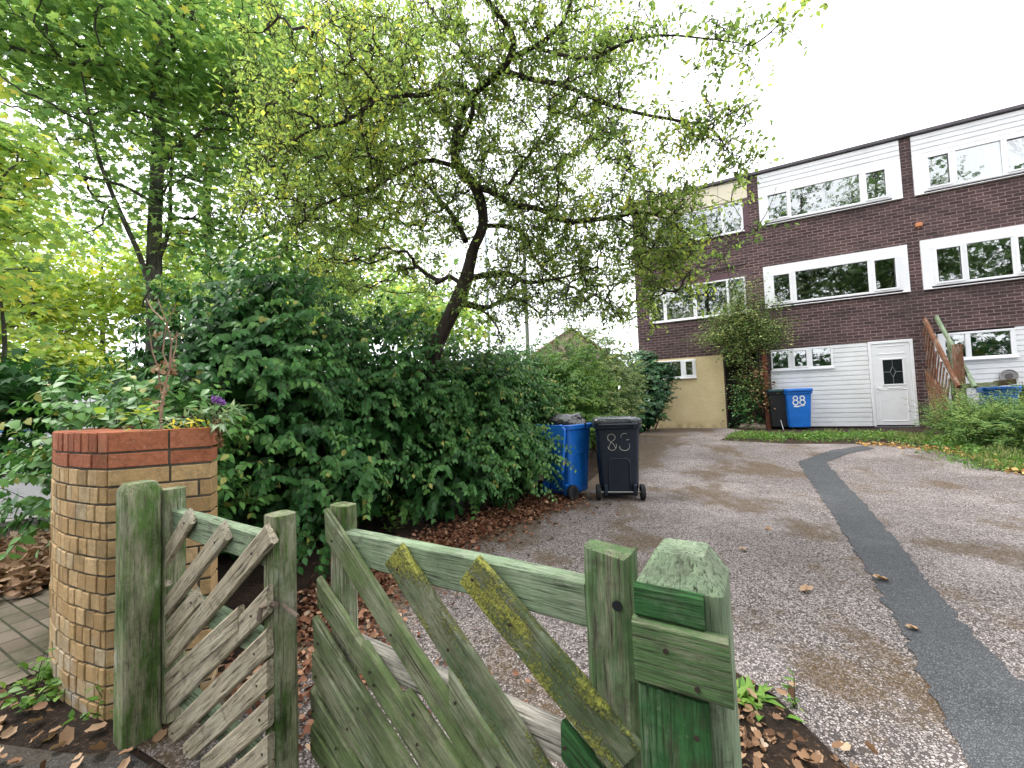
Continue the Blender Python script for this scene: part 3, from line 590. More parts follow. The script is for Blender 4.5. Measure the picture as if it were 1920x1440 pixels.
def shrub(name, label, cat, blobs, nshoot, slen, lsize, mat, tpl, pairs=7, droop=.9, inner=6000, group=None, upb=.45, stiff=.5, twigs=True, clr=.5, spread=.22, isz=1.5, stem_mat=None):
    b0 = np.array(blobs[0]); base = (b0[0], b0[1], float(gz(b0[0], b0[1]))); o = thing(name, label, cat, base, 0, group)
    B = np.array(blobs); area = (B[:, 3] * B[:, 5]); P, D, Nn, Sz, Cl = [], [], [], [], []; tw = MB()
    idx = rng.choice(len(B), nshoot, p=area / area.sum()); u = rdir(nshoot); u[:, 2] = np.where(u[:, 2] < -.35, -u[:, 2] * .6, u[:, 2]); u = nrm(u)
    cen = B[idx, :3]; rd = B[idx, 3:6]; p0 = cen + u * rd * rng.uniform(.80, 1.0, (nshoot, 1)); nn = nrm(u / rd)
    bump = np.array([mnoise.noise(Vector(p * 1.3)) for p in p0])[:, None]; p0 = p0 + nn * bump * .36
    inside = np.zeros(nshoot, bool)
    for k in range(len(B)): inside |= (np.sum(((p0 - B[k, :3]) / B[k, 3:6]) ** 2, axis=1) < .62) & (idx != k)
    keep = ~inside & (p0[:, 2] > .08); p0 = p0[keep]; nn = nn[keep]
    vis = (nn * (CC - p0)).sum(1) > -1.6; p0 = p0[vis]; nn = nn[vis]
    for p, n in zip(p0, nn):
        L = slen * rng.uniform(.5, 1.35); d = nrm(n * .75 + UP * upb + rng.normal(size=3) * .38); q = p - d * L * .35; c = min(.8, rng.normal(clr, spread)); pts = [q]
        st = L / pairs
        for i in range(pairs):
            d = nrm(d + np.array([0, 0, -.16 / stiff * .5]) + rng.normal(size=3) * .06); q = q + d * st; pts.append(q)
            sd = nrm(np.cross(d, UP + rng.normal(size=3) * .2)); s_ = lsize * (1.0 - .45 * (i / pairs) ** 2)
            for sg in (-1, 1):
                P.append(q); D.append(sd * sg * .8 + np.array([0, 0, -droop]) + d * .35 + rng.normal(size=3) * .22); Nn.append(n * 1.0 + UP * .45 + rng.normal(size=3) * .3); Sz.append(s_ * rng.uniform(.75, 1.2)); Cl.append(c + .18 * i / pairs + rng.normal() * .06 if rng.random() > .006 else 1.)
        if twigs: tw.tube(pts, [.0035] + [.002] * (len(pts) - 1), 3, cap=False)
    Cl = np.array(Cl); Cl = np.where(Cl < 1., np.minimum(Cl, .90), Cl); leaves('foliage', P, D, Nn, np.array(Sz), tpl, Cl, mat, o)
    if inner:
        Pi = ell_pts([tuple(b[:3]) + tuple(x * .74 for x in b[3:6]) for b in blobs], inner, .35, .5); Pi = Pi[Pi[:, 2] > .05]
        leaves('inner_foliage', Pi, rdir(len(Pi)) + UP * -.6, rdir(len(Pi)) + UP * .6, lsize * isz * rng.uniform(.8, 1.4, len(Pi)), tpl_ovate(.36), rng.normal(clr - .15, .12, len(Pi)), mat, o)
    st_ = MB()
    for b in blobs:
        for _ in range(7):
            e = np.array(b[:3]) + rdir(1)[0] * np.array(b[3:6]) * .7; e[2] = max(e[2], b[2]); a = np.array([b[0] + rng.normal() * .15, b[1] + rng.normal() * .15, float(gz(b[0], b[1])) - .03]); m = (a + e) / 2 + rng.normal(size=3) * .1
            st_.tube([a, m, e], [.022, .015, .006], 5, cap=False)
    if twigs: st_.v, st_.f, st_.mi = st_.v + tw.v, st_.f + [tuple(i + len(st_.v) for i in f) for f in tw.f], st_.mi + tw.mi
    mk('stems', st_, stem_mat or M['twig'], o, smooth=70, world=True)
    return o
OV = tpl_ovate(); SM = tpl_small(); MP = tpl_maple(); LG = tpl_long(); CU_ = tpl_curl(); DR = tpl_dry()
M['l_hedge'] = leafmat('dark_glossy_leaf', [(0., (.012, .046, .012)), (.45, (.038, .130, .032)), (.78, (.080, .21, .052)), (.93, (.14, .29, .07)), (1., (.32, .32, .08))], .45, .2, .28)
M['l_bright'] = leafmat('bright_green_leaf', [(0., (.03, .09, .016)), (.5, (.09, .20, .03)), (.85, (.17, .30, .045)), (1., (.30, .37, .06))], .5, .3)
M['l_pale'] = leafmat('pale_variegated_leaf', [(0., (.04, .10, .03)), (.5, (.12, .20, .06)), (.8, (.21, .28, .09)), (1., (.44, .43, .16))], .5, .25)
M['l_laurel'] = leafmat('laurel_leaf', [(0., (.010, .04, .016)), (.6, (.03, .105, .04)), (1., (.08, .20, .06))], .35, .15, .5)
M['l_maple'] = leafmat('maple_leaf', [(0., (.08, .15, .055)), (.45, (.17, .265, .085)), (.75, (.27, .355, .10)), (.92, (.36, .40, .08)), (1., (.48, .42, .09))], .55, .56, .25, 2.1)
M['l_yellow'] = leafmat('yellowing_leaf', [(0., (.10, .19, .03)), (.45, (.23, .32, .04)), (.8, (.36, .40, .05)), (1., (.50, .45, .06))], .55, .45, .3, 1.6)
M['l_gnarl'] = leafmat('olive_leaf', [(0., (.07, .115, .035)), (.4, (.165, .235, .065)), (.7, (.28, .345, .085)), (.9, (.42, .42, .08)), (1., (.52, .44, .08))], .55, .56, .25, 2.0)
M['l_weed'] = leafmat('weed_leaf', [(0., (.05, .14, .02)), (.6, (.14, .29, .04)), (1., (.30, .40, .08))], .5, .3)
M['l_grass'] = leafmat('grass_blade', [(0., (.05, .09, .025)), (.45, (.11, .175, .045)), (.8, (.20, .245, .075)), (1., (.40, .36, .17))], .55, .3)
M['l_juniper'] = leafmat('juniper_spray', [(0., (.025, .075, .018)), (.5, (.085, .19, .04)), (.8, (.18, .29, .06)), (1., (.30, .37, .10))], .6, .2)

# ---- shrubs of the border, near to far
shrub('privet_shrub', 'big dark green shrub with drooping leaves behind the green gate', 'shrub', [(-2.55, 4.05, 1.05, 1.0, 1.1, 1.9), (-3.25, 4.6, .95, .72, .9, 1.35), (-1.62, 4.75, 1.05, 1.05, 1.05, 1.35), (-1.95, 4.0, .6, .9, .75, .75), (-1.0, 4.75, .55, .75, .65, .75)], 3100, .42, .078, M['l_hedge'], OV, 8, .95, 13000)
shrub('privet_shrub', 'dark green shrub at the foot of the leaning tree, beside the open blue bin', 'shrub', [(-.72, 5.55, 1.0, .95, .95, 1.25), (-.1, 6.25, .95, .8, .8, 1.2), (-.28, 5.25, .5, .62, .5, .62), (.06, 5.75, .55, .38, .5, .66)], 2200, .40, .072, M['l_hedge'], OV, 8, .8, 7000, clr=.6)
shrub('leafy_shrub', 'bright green shrub behind the open blue bin', 'shrub', [(.62, 7.9, 1.05, .95, .9, 1.35), (1.15, 8.6, 1.2, .9, .8, 1.55), (-.05, 8.1, 1.1, .9, .8, 1.3)], 1700, .44, .075, M['l_bright'], tpl_ovate(.24), 8, .35, 3500, upb=.8, clr=.5, spread=.2)
shrub('leafy_shrub', 'pale variegated shrub behind the dark bin, left of the laurel', 'shrub', [(1.85, 9.9, 1.45, 1.05, .8, 1.65), (2.65, 10.6, 1.1, .85, .7, 1.35), (1.75, 9.3, .8, .7, .6, .95)], 1600, .42, .08, M['l_pale'], tpl_ovate(.24), 8, .4, 3000, upb=.75, clr=.5, spread=.22)
lc = fpt(-5.72, .75)
shrub('laurel_bush', 'dark evergreen laurel bush against the yellow wall', 'shrub', [(lc[0], lc[1], 1.55, .72, .62, 1.2), (lc[0] - .2, lc[1] - .2, .95, .6, .55, .75)], 800, .34, .12, M['l_laurel'], tpl_ovate(.2), 7, .15, 1800, upb=.8)
shrub('leafy_shrub', 'mid green shrub growing behind the curved brick wall', 'shrub', [(-2.75, 2.95, .85, .42, .4, .60), (-3.2, 3.45, .95, .40, .45, .58), (-2.3, 2.7, .75, .4, .3, .50)], 420, .34, .085, M['l_hedge'], OV, 7, .5, 1600, upb=.7, clr=.85)

# ---- gnarled tree, limbs traced at their own depths
def pl_(pts): return [(at(x, y, Y), r) for x, y, Y, r in pts]
TR = [(np.array([-1.55, 5.0, -.05]), .15)] + pl_([(745, 850, 4.75, .125), (778, 760, 4.65, .11), (800, 700, 4.6, .105), (822, 640, 4.6, .10), (845, 590, 4.55, .105), (868, 540, 4.5, .10), (880, 498, 4.5, .085), (888, 465, 4.5, .075), (905, 425, 4.45, .07), (903, 385, 4.4, .07), (890, 350, 4.4, .068), (866, 318, 4.35, .06), (851, 285, 4.3, .055), (861, 232, 4.25, .05), (876, 190, 4.2, .045), (905, 160, 4.1, .045), (948, 122, 4.0, .042), (963, 75, 3.9, .036), (945, 40, 3.8, .032), (915, 0, 3.7, .026), (880, -60, 3.6, .02), (860, -120, 3.5, .012)])
TR = [(p, r * .82) for p, r in TR]
LB = [pl_(q) for q in [
    [(885, 350, 4.4, .05), (917, 357, 4.3, .045), (960, 383, 4.15, .04), (1013, 392, 4.05, .035), (1060, 415, 3.95, .032), (1107, 412, 3.85, .028), (1153, 408, 3.8, .024), (1200, 398, 3.75, .018), (1250, 410, 3.7, .012), (1290, 440, 3.65, .008)],
    [(905, 424, 4.45, .035), (945, 424, 4.5, .03), (985, 440, 4.55, .026), (1000, 480, 4.6, .022), (1030, 515, 4.65, .018), (1075, 540, 4.7, .014), (1130, 560, 4.7, .01), (1180, 600, 4.7, .006)],
    [(882, 522, 4.5, .045), (930, 512, 4.35, .038), (960, 515, 4.3, .032), (985, 530, 4.25, .026), (1020, 527, 4.2, .02), (1065, 518, 4.1, .016), (1120, 500, 4.0, .01)],
    [(865, 568, 4.52, .05), (890, 574, 4.6, .042), (915, 578, 4.7, .036), (940, 562, 4.75, .032), (970, 560, 4.8, .028), (992, 572, 4.85, .022), (1015, 590, 4.9, .014)],
    [(893, 575, 4.62, .022), (915, 590, 4.6, .016), (933, 615, 4.6, .012), (945, 645, 4.6, .007)],
    [(873, 452, 4.5, .045), (857, 417, 4.65, .038), (840, 393, 4.75, .034), (818, 368, 4.85, .03), (795, 340, 4.9, .024), (760, 325, 5.0, .018), (700, 330, 5.1, .013), (640, 300, 5.2, .008)],
    [(855, 290, 4.3, .04), (878, 235, 4.1, .036), (887, 200, 4.0, .034), (873, 163, 3.95, .03), (840, 158, 3.85, .03), (800, 178, 3.75, .028), (760, 178, 3.65, .026), (720, 186, 3.55, .024), (680, 205, 3.45, .022), (640, 232, 3.4, .017), (590, 240, 3.3, .013), (540, 268, 3.2, .009), (470, 270, 3.1, .006)],
    [(680, 205, 3.45, .018), (677, 240, 3.5, .016), (684, 270, 3.55, .014), (703, 330, 3.7, .011), (680, 365, 3.75, .007)],
    [(958, 110, 3.98, .034), (985, 95, 3.9, .03), (1012, 82, 3.8, .027), (1045, 55, 3.7, .022), (1062, 25, 3.6, .018), (1080, -20, 3.5, .012)],
    [(940, 130, 4.0, .03), (1000, 150, 3.8, .027), (1050, 158, 3.65, .025), (1100, 178, 3.5, .022), (1150, 200, 3.4, .019), (1210, 215, 3.3, .016), (1265, 225, 3.2, .013), (1330, 240, 3.1, .010), (1352, 262, 3.05, .007), (1372, 290, 3.0, .005), (1402, 292, 3.0, .003)],
    [(1335, 240, 3.1, .006), (1375, 208, 3.05, .004), (1430, 185, 3.0, .0025)],
    [(1000, 88, 3.85, .024), (1050, 102, 3.6, .02), (1110, 110, 3.4, .017), (1170, 80, 3.2, .014), (1240, 66, 3.0, .010), (1320, 72, 2.9, .007), (1380, 80, 2.85, .004), (1412, 86, 2.85, .0025)],
    [(955, 345, 4.15, .026), (980, 305, 4.2, .022), (1003, 277, 4.25, .02), (1040, 205, 4.3, .016), (1070, 130, 4.3, .01), (1080, 60, 4.3, .006)],
    [(1040, 208, 4.3, .013), (1095, 228, 4.3, .011), (1145, 252, 4.3, .009), (1185, 288, 4.3, .005)],
    [(862, 315, 4.35, .032), (800, 300, 4.2, .026), (745, 325, 4.0, .02), (690, 358, 3.8, .016), (640, 370, 3.7, .013), (590, 385, 3.6, .009), (520, 365, 3.5, .005)],
    [(1160, 408, 3.8, .014), (1205, 440, 3.7, .011), (1250, 480, 3.6, .008), (1290, 510, 3.5, .004)],
    [(860, 240, 4.25, .03), (820, 215, 4.4, .026), (760, 150, 4.6, .021), (700, 90, 4.8, .016), (640, 30, 5.0, .011), (590, -40, 5.2, .006)],
    [(905, 160, 4.1, .026), (880, 110, 4.3, .022), (840, 60, 4.5, .016), (800, 0, 4.7, .011), (780, -60, 4.8, .006)],
    [(720, 186, 3.55, .016), (690, 140, 3.4, .012), (640, 90, 3.3, .009), (590, 60, 3.2, .005)]]]
LB = [[(p, r * .82) for p, r in q] for q in LB]
gt = thing('gnarled_tree', 'gnarled old tree with a dark leaning trunk and small olive leaves over the drive', 'tree', (-1.55, 5.0, 0))
cs = []
for k, ln in enumerate(LB + [TR[9:]]):
    P_ = np.array([p for p, _ in ln]); L = np.sum(np.linalg.norm(np.diff(P_, axis=0), axis=1)); m = int(L * (30 if k not in (9, 10, 11, 13) else 19))
    if k == 3: m = int(m * .35)
    u = rng.uniform(.12, 1.0, m) * (len(P_) - 1); i0 = np.minimum(u.astype(int), len(P_) - 2); q = P_[i0] + (P_[i0 + 1] - P_[i0]) * (u - i0)[:, None]
    thin = k in (9, 10, 11, 13); off = rng.normal(size=(m, 3)) * ((.13 if thin else .25)) * np.array([1, 1, .8]); cs.append(q + off)
GC = np.concatenate(cs)
extra = [at(rng.uniform(450, 800), rng.uniform(0, 440), rng.uniform(3.3, 5.0)) for _ in range(310)] + [at(rng.uniform(840, 1230), rng.uniform(230, 600), rng.uniform(3.7, 5.2)) for _ in range(420)] + [at(rng.uniform(820, 1180), rng.uniform(-40, 220), rng.uniform(3.5, 4.6)) for _ in range(130)] + [at(rng.uniform(1195, 1310), rng.uniform(350, 560), rng.uniform(3.4, 4.0)) for _ in range(70)] + [at(rng.uniform(560, 850), rng.uniform(380, 560), rng.uniform(4.6, 6.0)) for _ in range(150)]
GC = np.concatenate([GC, np.array(extra)]); _tp = np.array([p for p, _ in TR[1:11]]); _tm = np.concatenate([_tp[:-1] + (_tp[1:] - _tp[:-1]) * f for f in (0, .33, .66)])
GC = GC[np.min(np.linalg.norm(GC[:, None, [0, 2]] - _tm[None][:, :, [0, 2]], axis=2), axis=1) > .15]
grow(gt, TR, LB, GC, kr=.0031, r_end=.0032, bark=M['bark_dark'], jit=.13)
# side twigs with small leaves round every cluster
tw = MB(); P, D, Nn, Sz, Cl = [], [], [], [], []
for c in GC:
    cl = rng.normal(.45, .15) + (.07 if c[0] / c[1] < -.22 and c[2] > 2.9 else 0)
    for _ in range(6):
        d = nrm(rng.normal(size=3) + np.array([0, 0, .1])); L = rng.uniform(.10, .30); e = c + d * L; m = c + d * L * .5 + rng.normal(size=3) * .03; tw.tube([c, m, e], [.0030, .0024, .0015], 3, cap=False)
        for t in np.linspace(.15, 1, rng.integers(4, 9)):
            q = c + (e - c) * t + rng.normal(size=3) * .012; P.append(q); D.append(d * .5 + rng.normal(size=3) * .7 + UP * -.15); Nn.append(UP + rng.normal(size=3) * .6); Sz.append(.038 * rng.uniform(.55, 1.5)); Cl.append(cl + rng.normal() * .14)
mk('twigs', tw, M['bark_dark'], gt, world=True)
leaves('crown', P, D, Nn, np.array(Sz), tpl_ovate(.26, .05, .14), np.array(Cl), M['l_gnarl'], gt)
# a few large leaves at the limb ends, as on the right tips
tips = [at(*p) for p in ((1408, 88, 2.85), (1402, 80, 2.86), (1372, 268, 3.0), (1380, 282, 3.0), (1396, 296, 3.0), (1310, 250, 3.1), (1300, 55, 2.95), (1205, 60, 3.1), (630, 120, 3.3), (655, 40, 3.2), (700, 45, 3.4), (715, 70, 3.4), (600, 65, 3.2), (1290, 455, 3.6), (1320, 455, 3.6), (1295, 520, 3.5), (1260, 560, 3.6), (1250, 590, 3.6), (1245, 500, 3.6))]
leaves('large_leaves', np.array(tips), rng.normal(size=(len(tips), 3)) * .5 + np.array([.3, -.2, -.4]), rng.normal(size=(len(tips), 3)) * .4 + np.array([0, -.8, .6]), rng.uniform(.06, .085, len(tips)), tpl_ovate(.3, .06, .2), rng.normal(.72, .1, len(tips)), M['l_gnarl'], gt)

# ---- maples and trees further off
def maple(name, label, base, trunk, blobs, ncl, nleaf, crad, size, mat, limbs=(), kr=.006, clr=.45, spread=.2, tpl=None, bark_=None, flat=.4, group=None, cat='tree', tmin=0, droop=.55, rcap=.06):
    o = thing(name, label, cat, base, 0, group); c = ell_pts(blobs, ncl, .25, .5); c = c[c[:, 2] > tmin]
    grow(o, trunk, list(limbs), c, kr=kr, r_end=.004, bark=bark_ or M['bark_grey'], jit=.06, rcap=rcap)
    P, D, Nn, Sz, Cl = clumps(c, nleaf, crad, size, flat, droop, clr=clr, spread=spread)
    leaves('crown', P, D, Nn, Sz, tpl or MP, Cl, mat, o); return o
TG = 'trees behind the border'
b = at(290, 700, 8.0); b[2] = 0
mt = [(b, .19)] + [(at(x, y, 8.0), r) for x, y, r in ((290, 640, .14), (289, 480, .125), (292, 380, .115), (297, 250, .105), (292, 150, .105), (300, 60, .085), (296, -60, .06), (300, -200, .03))]
ml = [[(at(x, y, Y), r) for x, y, Y, r in q] for q in ([(287, 560, 8, .05), (262, 480, 7.8, .045), (235, 420, 7.6, .04), (205, 350, 7.4, .034), (180, 280, 7.2, .028), (165, 200, 7, .02), (150, 120, 6.9, .01)], [(287, 380, 8, .04), (220, 345, 7.7, .03), (120, 328, 7.4, .022), (0, 325, 7.1, .012)],
      [(298, 330, 8, .06), (325, 280, 8.2, .05), (375, 250, 8.4, .04), (430, 200, 8.7, .03), (480, 120, 9, .015)], [(300, 480, 8, .045), (318, 420, 8.2, .04), (320, 330, 8.4, .03), (330, 250, 8.6, .018)], [(300, 130, 8, .05), (345, 60, 8.2, .04), (370, 0, 8.4, .03), (400, -80, 8.6, .015)], [(294, 200, 8, .04), (220, 120, 7.8, .03), (150, 60, 7.5, .02), (80, 0, 7.2, .01)])]
def pb(x, y, Y, rx, ry, rz): c = at(x, y, Y); return (c[0], c[1], c[2], rx, ry, rz)
maple('maple_tree', 'tall maple with a straight grey trunk rising behind the brick wall', b, mt, [pb(290, 80, 8.2, 2.8, 2.2, 2.6), pb(130, 160, 7.2, 1.9, 1.4, 1.7), pb(150, 310, 7.4, 1.4, 1.0, .7), pb(420, 180, 8.8, 1.9, 1.4, 2.2), pb(60, 30, 7.2, 1.6, 1.4, 1.5), pb(400, 400, 8.6, 1.5, 1.2, 1.3), pb(340, 440, 8.3, 1.0, .8, .9), pb(290, 330, 7.5, .55, .4, 1.5), pb(295, 540, 7.6, .6, .4, .8), pb(130, 390, 7.8, 1.2, .8, .5), pb(215, 470, 8.6, .8, .6, .5)], 700, 24, .30, .17, M['l_maple'], ml, kr=.0075, clr=.42)
b2 = at(420, 640, 10.2); b2[2] = 0
maple('maple_tree', 'second maple with a thin dark stem behind the privet, right of the tall maple', b2, [(b2, .13)] + [(at(x, y, 10.2), r) for x, y, r in ((405, 560, .11), (388, 430, .10), (395, 300, .085), (440, 150, .065), (470, 0, .05), (490, -150, .02))],
      [pb(470, 130, 10.2, 2.4, 1.8, 3.0), pb(600, 300, 9.8, 2.0, 1.4, 1.9), pb(560, 470, 9.4, 2.0, 1.2, 1.2), pb(690, 150, 10.5, 1.8, 1.4, 2.2), pb(430, 500, 9.8, 1.3, 1.0, 1.0), pb(700, 450, 9.6, 1.3, 1.0, 1.1), pb(620, 520, 9.6, 1.6, 1.0, .9), pb(790, 520, 9.8, 1.2, .8, .8)], 620, 24, .34, .17, M['l_maple'], [[(at(x, y, Y), r) for x, y, Y, r in q] for q in ([(395, 520, 10.2, .05), (440, 470, 10, .04), (520, 430, 9.8, .03), (620, 380, 9.6, .015)], [(400, 280, 10.2, .05), (500, 230, 10.2, .04), (620, 170, 10.4, .025), (700, 100, 10.5, .012)])], kr=.0075, clr=.40)
b3 = at(-30, 700, 4.6); b3[2] = 0
maple('maple_sapling', 'young maple with shade put into its leaf colour, beside the road at the left edge of the view', b3, [(b3, .05), (b3 + np.array([.05, 0, .9]), .04), (b3 + np.array([.1, .1, 2.0]), .025), (b3 + np.array([.05, .1, 2.7]), .012)],
      [pb(20, 800, 4.2, .52, .6, .48), pb(-60, 760, 4.2, .7, .6, .6), pb(60, 725, 4.2, .45, .4, .28), pb(20, 880, 4.1, .3, .4, .14), pb(130, 690, 4.3, .3, .3, .1)], 130, 22, .13, .125, leafmat('shaded_maple_leaf', [(0., (.010, .045, .012)), (.6, (.028, .10, .022)), (1., (.07, .18, .035))], .5, .3, .2), kr=.004, clr=.5, spread=.16)  # leaf colour darkened to stand for the shade on this foliage
b4 = at(-120, 700, 5.4); b4[2] = 0
maple('maple_tree', 'yellow green maple reaching in at the left edge above the road', b4, [(b4, .1), (b4 + np.array([.05, 0, 2]), .08), (b4 + np.array([.1, .1, 4]), .04)], [pb(-10, 420, 5.0, .6, .7, .55), pb(10, 520, 4.8, .45, .5, .4), pb(-60, 300, 5.2, .8, .7, .7), pb(-30, 620, 4.9, .5, .5, .35), pb(30, 280, 5.6, .5, .5, .3)], 150, 22, .17, .14, M['l_maple'], kr=.005, clr=.72, spread=.18)
far = [(60, 560, 17, 3.0, 3.0), (190, 540, 21, 3.6, 3.2), (-40, 420, 22, 4.2, 4.0), (330, 520, 19, 3.0, 2.6), (110, 690, 15, 1.9, 1.2), (520, 540, 18, 3.2, 2.4), (660, 560, 22, 3.6, 2.6), (800, 590, 20, 2.6, 1.9)]
fl = ['yellow green tree beyond the road, nearest the left edge', 'yellow green tree beyond the road, left of the tall maple trunk', 'tall yellow green tree at the far left beyond the road', 'yellow green tree far behind the tall maple trunk', 'low yellow bush across the road above the brick wall', 'green tree far behind the privet shrub', 'green tree far behind the crown of the gnarled tree', 'green tree far off behind the leaning trunk']
for (x, y, Y, rx, rz_), lb in zip(far, fl):
    c = at(x, y, Y); bb = np.array([c[0], c[1], 0])
    maple('broadleaf_tree', lb, bb, [(bb, .16), (bb + np.array([.1, 0, c[2] * .6]), .12), (np.array([c[0], c[1], c[2] + rz_ * .7]), .03)], [(c[0], c[1], c[2], rx, rx * .7, rz_), (c[0] + rx * .5, c[1], c[2] - rz_ * .3, rx * .7, rx * .6, rz_ * .7), (c[0] - rx * .5, c[1], c[2] - rz_ * .2, rx * .6, rx * .6, rz_ * .6)], 170, 20, .5, .26, M['l_yellow'] if lb.find('yellow') >= 0 else M['l_maple'], kr=.009, clr=.45 if lb.find('yellow') >= 0 else .6, tpl=tpl_ovate(.38), group=TG)
M['l_street'] = leafmat('street_tree_leaf', [(0., (.055, .10, .045)), (.6, (.13, .20, .085)), (1., (.24, .30, .12))], .6, .55, .2)
# trees over the street, mirrored in the windows
for k, (x, y, h_, cw) in enumerate(((1.5, -8.5, 17, 2.6), (6.5, -9.5, 16, 2.6), (-5.2, -8.5, 20, 3.0), (11.5, -8, 13, 2.2), (-9.5, -6, 14, 2.6), (4, -15, 21, 3.4))):
    bb = np.array([x, y, 0.]); lb = ['broad tall', 'medium', 'wide', 'short', 'outermost', 'tallest'][k]
    maple('street_tree', lb + ' tree across the street, seen only as a reflection in the windows', bb, [(bb, .2), (bb + np.array([0, .1, h_ * .5]), .15), (bb + np.array([.2, .1, h_ * .92]), .03)], [(x, y, h_ * .60, cw, cw * .8, h_ * .36), (x + cw * .6, y, h_ * .45, cw * .8, cw * .6, h_ * .25), (x - cw * .6, y + .4, h_ * .5, cw * .7, cw * .6, h_ * .25)], 260, 22, .5, .26, M['l_street'], kr=.012, clr=.4, tpl=tpl_ovate(.38), group='trees across the street')

maple('street_hedge', 'long tall hedge across the street, seen only as a reflection in the windows', np.array([2., -11.5, 0]), [(np.array([2., -11.5, 0]), .1), (np.array([2., -11.5, 1.5]), .08), (np.array([2.1, -11.5, 3]), .03)], [(x_, -11.5 + .5 * math.sin(x_), 2.4, 2.0, 1.2, 2.5) for x_ in range(-10, 17, 3)], 520, 24, .5, .34, M['l_hedge'], kr=.006, clr=.6, tpl=tpl_ovate(.38), cat='hedge')
# ------------------------------------------------------------------ curved brick wall by the gate
def islandbrick(name, stops, dirt=(.13, .11, .065), da=.6):
    t = NT(name); v = t.coord('Object'); g = t.n('NewGeometry').outputs['Random Per Island']
    col = t.ramp(g, stops); col = t.mix(t.ramp(t.noise(v, 38, 6, .7), [(.42, 0.), (.62, .55)]), col, tuple(x * .55 for x in stops[1][1]))
    col = t.mix(t.ramp(t.noise(v, 5, 6, .7), [(.48, 0.), (.68, da)]), col, dirt)
    zc = t.n('SeparateXYZ', Vector=v).outputs[2]; col = t.mix(t.math('MULTIPLY', t.ramp(zc, [(.05, 1.), (.45, .0)]), t.ramp(t.noise(v, 7, 5, .7), [(.5, 0.), (.6, .7)])), col, (.52, .48, .42))
    col = t.mix(t.ramp(t.noise(v, 3.1, 6, .7), [(.56, 0.), (.72, .5)]), col, (.12, .13, .05))
    col = t.mix(t.ramp(t.noise(v, 120, 2), [(.66, 0.), (.72, .6)]), col, (.55, .5, .42))
    return t.done(col, .9, t.math('ADD', t.noise(v, 70, 6, .7), t.math('MULTIPLY', t.noise(v, 14, 3), .8)), .006, .9, .2)
M['ybrick'] = islandbrick('buff_brick', [(0., (.38, .24, .11)), (.5, (.54, .36, .175)), (.85, (.62, .44, .24)), (1., (.48, .40, .27))])
M['rbrick'] = islandbrick('red_coping_brick', [(0., (.30, .095, .048)), (.5, (.42, .145, .075)), (1., (.49, .185, .105))], (.12, .05, .035), .45)
M['mortar'] = plain('mortar', (.085, .074, .055), .95, .3, 18, .006)
C0 = np.array([-1.80, 1.80]); C1 = np.array([-1.45, 1.957]); arc = [C0]; head = R(163); ds = .02
for k in range(80): arc.append(arc[-1] + ds * np.array([math.cos(head), math.sin(head)])); head -= ds / (1.75 if k < 38 else .9)
arc = np.array(arc)
def onarc(s):
    i = min(int(s / ds), len(arc) - 2); f = s / ds - i; p = arc[i] + (arc[i + 1] - arc[i]) * f; t = arc[i + 1] - arc[i]; return p, math.atan2(t[1], t[0])
wl = thing('brick_wall', 'curved buff brick wall with a red brick top, left of the green gate', 'wall', (C0[0], C0[1], 0))
nrmv = lambda a: np.array([math.sin(a), -math.cos(a)])
inner = [p + nrmv(onarc(k * ds)[1]) * .30 for k, p in enumerate(arc[:-1])]
core = [tuple(p) for p in arc[:-1]] + [tuple(p) for p in inner[::-1] if p[0] < C1[0] - .03] + [tuple(C1)]
cen = np.mean([C0, C1, arc[20], inner[20]], axis=0)
def shrink(p, o=.009):
    p = np.array(p); k = int(np.argmin(np.sum((arc[:-1] - p) ** 2, axis=1))); return tuple(p + nrmv(onarc(min(k, 70) * ds)[1]) * o) if np.min(np.sum((arc - p) ** 2, axis=1)) < 1e-4 else tuple(p + (cen - p) / np.linalg.norm(cen - p) * .007)
mbm = MB(); mbm.prism([shrink(p) for p in core], -.05, 1.224); mk('mortar_core', mbm, M['mortar'], wl, world=True)
def brick(mb, p, ang, L, z0, h, dep, ch=.0022):
    j = rng.normal(size=3) * .0018; mb.box((.0 + .0045, -.0 + j[0], z0 + .005 + j[1] * .5), (L - .0045, dep, z0 + h - .005 + j[2] * .5), 0, Matrix.Translation((p[0], p[1], 0)) @ Matrix.Rotation(ang, 4, 'Z'), ch)
fang = math.atan2(*(C1 - C0)[::-1]); fu = (C1 - C0) / np.linalg.norm(C1 - C0); FL = np.linalg.norm(C1 - C0)
yb, rb = MB(), MB(); zz = -.05; course = 0; zs_ = []
z = 1.236 - .098; zs_.append((z, .098, 'r1')); z -= .071; zs_.append((z, .071, 'r2'))
while z > -.06: z -= .0775; zs_.append((z, .0775, 'y'))
for ci, (z, h, kd) in enumerate(zs_):
    tgt = rb if kd[0] == 'r' else yb
    fs = [0, .218, FL] if kd[0] == 'r' else ([0, .11, .33, FL] if ci % 2 else [0, .222, FL])
    for a, b in zip(fs[:-1], fs[1:]):
        if b - a > .02: brick(tgt, C0 + fu * a, fang, b - a, z, h, .12)
    s = 0. if ci % 2 else .0
    wds = []
    while s < 1.4:
        w = .068 if kd == 'r1' else (.112 if kd == 'r2' else rng.choice([.062, .072, .078, .10])); w = w * (.55 if (s == 0 and ci % 2 and kd == 'y') else 1); wds.append((s, w)); s += w
    for s, w in wds:
        p, a = onarc(s + w); p0_, a0 = onarc(s); d = p0_ - p; an = math.atan2(d[1], d[0]); L = np.linalg.norm(d)   # run so that +y points into the wall
        brick(tgt, p, an, L, z, h, .215 if kd == 'r1' else .1)
mk('buff_bricks', yb, M['ybrick'], wl, world=True); mk('red_coping', rb, M['rbrick'], wl, world=True)

